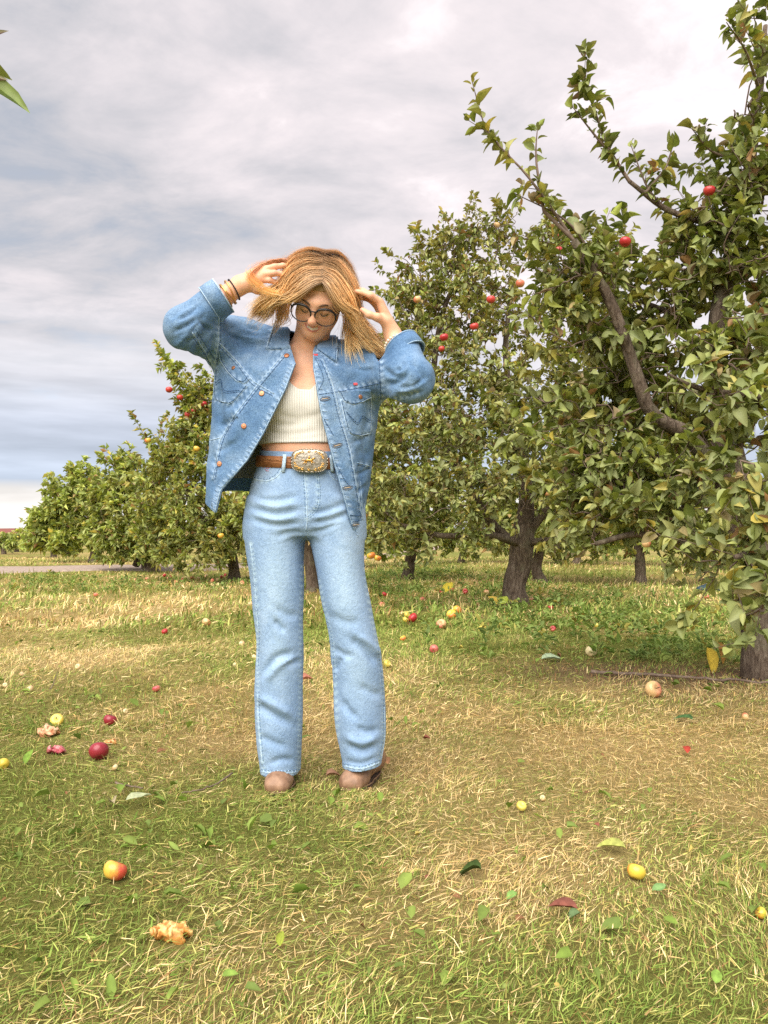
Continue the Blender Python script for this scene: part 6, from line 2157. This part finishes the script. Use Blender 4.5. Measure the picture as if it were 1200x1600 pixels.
for kd, lb, gp, pl_ in (('red', 'bright red apple hanging from the bare limb of the nearest apple tree', None, [(977, 378, 3.72, 9)]),
                        ('red', 'red apple tucked in leaves beside the upright leader of the nearest tree', None, [(1108, 298, 3.9, 9)]),
                        ('peach', 'peach apple hanging low under the nearest tree before the slender straight trunk', None, [(1010, 850, 3.6, 7)]),
                        ('red', 'red apple high in the yellowing apple tree', 'red apples in the yellowing tree', [(741, 510, 7.0, 7), (694, 527, 7.0, 7), (767, 468, 7.2, 7), (873, 391, 7.6, 6), (868, 368, 7.6, 5), (690, 545, 7.0, 5), (918, 445, 7.5, 5)]),
                        ('peach', 'peach apple high in the yellowing apple tree', 'peach apples in the yellowing tree', [(813, 443, 7.4, 7), (652, 468, 7.3, 6), (855, 770, 6.9, 6), (776, 352, 7.9, 5)]),
                        ('red', 'red apple on an upright shoot left of the denim jacket', 'red apples on the upright shoots', [(264, 609, 12.4, 5.5), (318, 631, 12.4, 5.5), (294, 648, 12.4, 6), (302, 642, 12.4, 4), (281, 621, 12.4, 5)]),
                        ('blush', 'orange red apple lower in the tree left of the denim jacket', 'orange apples in the tree with upright shoots', [(231, 688, 12.2, 5), (307, 701, 12.0, 5), (345, 837, 11.8, 5), (283, 656, 12.3, 4)]),
                        ('gold', 'orange apple hanging low just behind the hip of the jeans', 'orange apples behind the hip', [(580, 868, 9.3, 7), (590, 872, 9.3, 6)])):
    for px_, py_, d_, r_ in pl_:
        R_ = r_ / 1200 * d_
        apple(P(px_, py_, d_), R_, kd, lb, gp, (ar.uniform(-.3, .3), ar.uniform(-.3, .3), ar.uniform(0, 6.28)), True)

# crushed and eaten apples
M_pulp = attr_mat('apple_pulp', .45, .4, noise_s=120)


def crushed(px_, py_, wpx, skin, flesh, label, seed, tall=.5, lumps=13):
    r_ = np.random.default_rng(seed)
    g_ = ground_at(px_, py_)
    W = wpx / 1200 * g_[1] / 2 * 1.1
    g_ = g_ + (0, 0, W * .16 + .002)
    f = Field(g_ - W * 1.9, g_ + W * 1.9, W / 11)
    for k in range(lumps):
        a = r_.uniform(0, 6.28); q = r_.uniform(.1, .72) * W
        c_ = g_ + np.array((math.cos(a) * q, math.sin(a) * q * .8, W * r_.uniform(.05, .3)))
        ax_ = r_.normal(size=(3, 3)); qm, _ = np.linalg.qr(ax_)
        f.ell(c_, np.array((.46, .30, .11)) * W * r_.uniform(.7, 1.2), W * .05, qm)
    for k in range(3):
        a = r_.uniform(0, 6.28)
        f.ell(g_ + np.array((math.cos(a) * W * .4, math.sin(a) * W * .4, W * .45)), np.array((.3, .22, .2)) * W, W * .1, None, True)
    V_, Q_ = f.mesh()
    V_ = V_ + r_.normal(size=V_.shape) * W * .022
    h_ = (V_[:, 2] - g_[2]) / W + .55 * np.sin(V_[:, 0] * 9 / W + 1) * np.sin(V_[:, 1] * 7 / W)
    m_ = np.clip((h_ - .22) * 4, 0, 1)[:, None]
    c_ = np.array(skin) * (1 - m_) + np.array(flesh) * m_
    return tag(obj('crushed_apple', V_, Q_, M_pulp, cols=c_), label, 'apple')


crushed(268, 1466, 60, (.50, .22, .05), (.82, .52, .20), 'crushed orange apple broken into pulpy wedges in the grass', 1, lumps=22)
crushed(173, 1163, 20, (.55, .22, .07), (.70, .42, .18), 'half eaten browned apple core beside the shiny dark red apple', 2)
crushed(88, 1178, 34, (.42, .07, .09), (.60, .25, .24), 'flattened pink and red crushed apple skin on the lawn', 3)
crushed(78, 1150, 36, (.58, .26, .13), (.68, .44, .26), 'flattened peach crushed apple beyond the pink one', 4)


# ------------------------------------------------------------------ fallen leaves and sticks
def single_leaf(px_, py_, lpx, az, el, col, label, wr=.55, fold=.3, curl=.3, lift=.006, group=None, roll=.0):
    g_ = ground_at(px_, py_)
    ln_ = lpx / 1200 * g_[1]
    d_ = np.array((math.cos(az) * math.cos(el), math.sin(az) * math.cos(el), math.sin(el)))
    nr_ = np.array((.0, -.25 + roll, 1.))
    p0 = g_ + (0, 0, lift + .012) - d_ * ln_ * .5 * (1, 1, 0)
    V_, T2, C2 = leaf_geo(p0[None], d_[None], nr_[None], np.array([ln_]), np.array([ln_ * wr]), np.array([col]) * .8, fold * 1.3, curl * 1.3, 2, int(px_))
    o = obj('fallen_leaf', V_, T2, M_leaf_g, cols=C2)
    return tag(o, label, 'leaf', group)


M_leaf_g = attr_mat('fallen_leaf', .7, .15, transl=.15, noise_s=80, noise_a=.3)
single_leaf(217, 1264, 40, .55, .12, (.46, .50, .30), 'large pale green oval leaf lying flat by a broken twig', .6, .1, .05, .02)
single_leaf(175, 1262, 24, 2.2, .2, (.48, .40, .24), 'small curled tan leaf next to the pale oval leaf', .6, .5, .4)
single_leaf(45, 1200, 24, 1.2, 1.0, (.20, .32, .05), 'bright green leaf standing upright below the pink crushed apple', .55, .2, .1)
single_leaf(731, 1371, 46, 2.75, .35, (.06, .10, .025), 'dark glossy leaf curled to a narrow spoon on dry grass', .34, .9, .7, .012)
single_leaf(880, 1432, 46, 3.05, .15, (.24, .085, .06), 'rusty purple leaf curled on the lawn', .45, .8, .4)
single_leaf(898, 1446, 24, .5, .1, (.15, .23, .10), 'small green leaf touching the rusty purple one', .6)
single_leaf(955, 1333, 44, 2.8, .1, (.40, .42, .11), 'long pale yellow green folded leaf beside the yellow apple', .4, .7, .2)
single_leaf(1030, 1403, 24, .2, .15, (.20, .34, .12), 'little light green leaf below the yellow apple', .6)
single_leaf(800, 1416, 20, .4, .25, (.22, .38, .10), 'light green leaf in the straw grass', .7)
single_leaf(1070, 1130, 28, 2.6, .5, (.07, .15, .05), 'dark green leaf standing in dry clippings under the nearest tree', .6)
single_leaf(1112, 1050, 44, -1.5, -.9, (.55, .40, .05), 'long bright yellow leaf hanging in weeds beside the nearest trunk', .4, .3, .2, .12)
single_leaf(1127, 1040, 34, -1.4, -.9, (.45, .24, .06), 'orange brown leaf hanging next to the long bright yellow one', .4, .3, .2, .12)
single_leaf(1072, 1182, 24, 1.4, .6, (.42, .06, .04), 'small bright red leaf upright in straw', .5)
single_leaf(700, 932, 22, .6, .8, (.62, .50, .05), 'yellow leaf standing above the golden apples', .8, .1, .1, .04)
single_leaf(770, 950, 20, 2.4, .7, (.60, .42, .08), 'orange yellow leaf leaning at the fissured trunk', .8, .1, .1, .03)
single_leaf(787, 950, 20, .8, .7, (.36, .42, .06), 'yellow green leaf leaning at the fissured trunk', .8, .1, .1, .03)
single_leaf(520, 1220, 22, .3, .3, (.40, .22, .14), 'dry tan leaf between the boots', .6, .7, .6)
single_leaf(603, 1200, 18, 2.0, .5, (.52, .27, .13), 'rust coloured leaf leaning on the turned boot', .7, .5, .3)
single_leaf(862, 1034, 34, .1, .1, (.40, .50, .32), 'silvery leaf turned underside up near the tree row', .5, .2, .1)
single_leaf(252, 1184, 14, .5, .5, (.25, .12, .06), 'small brown leaf tip in the lawn left of the jeans', .6)
single_leaf(440, 1490, 22, 1.3, .9, (.34, .40, .06), 'yellow green leaf blade upright in the front lawn', .6)
single_leaf(360, 1538, 26, .3, .05, (.24, .36, .07), 'broad light green leaf flat below the crushed orange apple', .6, .1, .05)
single_leaf(1120, 1548, 24, 1.0, .8, (.24, .38, .07), 'rounded bright green leaf upright among weeds at the front', .7)
single_leaf(480, 1068, 18, .3, .4, (.52, .22, .15), 'pinkish dry leaf seen between the jeans legs', .8)
for lb, gp, cs_, nn_ in (('small green fallen leaf in the grass', 'green leaves fallen in the grass', [(.16, .22, .04), (.22, .30, .06), (.28, .34, .09)], 14),
                         ('small brown fallen leaf in the grass', 'brown leaves fallen in the grass', [(.22, .11, .05), (.30, .17, .08), (.26, .09, .06)], 24),
                         ('small yellow fallen leaf in the grass', 'yellow leaves fallen in the grass', [(.48, .38, .08), (.55, .42, .12), (.40, .40, .10)], 14)):
    for k in range(nn_):
        py_ = 1600 - 640 * ar.random() ** .75
        single_leaf(ar.uniform(5, 1195), py_, ar.uniform(10, 18) * (.35 + .65 * (py_ - 900) / 700), ar.uniform(0, 6.28), ar.uniform(0, .7), np.array(cs_[k % 3]) * ar.uniform(.8, 1.2), lb, ar.uniform(.45, .75), .4, .4, .004, gp)


def stick(pts, r0, r1, label, lift=.02):
    g_ = np.array([ground_at(*q) + (0, 0, lift) for q in pts])
    c_ = catmull(g_, 24)
    c_ = c_ + ar.normal(size=c_.shape) * r0 * .35
    V_, F_ = tube(c_, np.linspace(r0, r1, 24), 7)
    return tag(obj('stick', V_, F_, M_twig), label, 'stick')


stick([(180, 1234), (200, 1238), (224, 1241)], .0035, .002, 'short broken dark twig above the pale oval leaf')
stick([(362, 1218), (345, 1231), (318, 1243), (284, 1249)], .0034, .0016, 'curved thin twig in the lawn left of the boots')
stick([(924, 1056), (985, 1058), (1060, 1064), (1130, 1068), (1215, 1074)], .010, .006, 'long straight fallen stick on bare soil toward the nearest trunk')
stick([(78, 1098), (84, 1086), (90, 1068)], .0025, .001, 'thin dark stem standing in the lawn beside pale apple', .06)

# dark bundle lying in the grass gap
g_ = ground_at(1110, 924)
f = Field(g_ - .25, g_ + .25, .012)
for dx, dz, r_ in ((-.12, .03, .06), (-.02, .05, .08), (.09, .04, .07), (.15, .02, .045)):
    f.ell(g_ + (dx, 0, dz), (r_ * 1.2, r_, r_ * .8), .03)
V_, Q_ = f.mesh()
V_ = V_ + vnormals(V_, tris(Q_)) * waves3(V_, 30, 5)[:, None] * .008
tag(obj('bundle', V_, Q_, simple_mat('dark_teal_cloth', (.012, .035, .05), (.025, .06, .08), 20, .7)), 'small dark teal bundle lying in the grass gap beyond the nearest trunk', 'bundle')
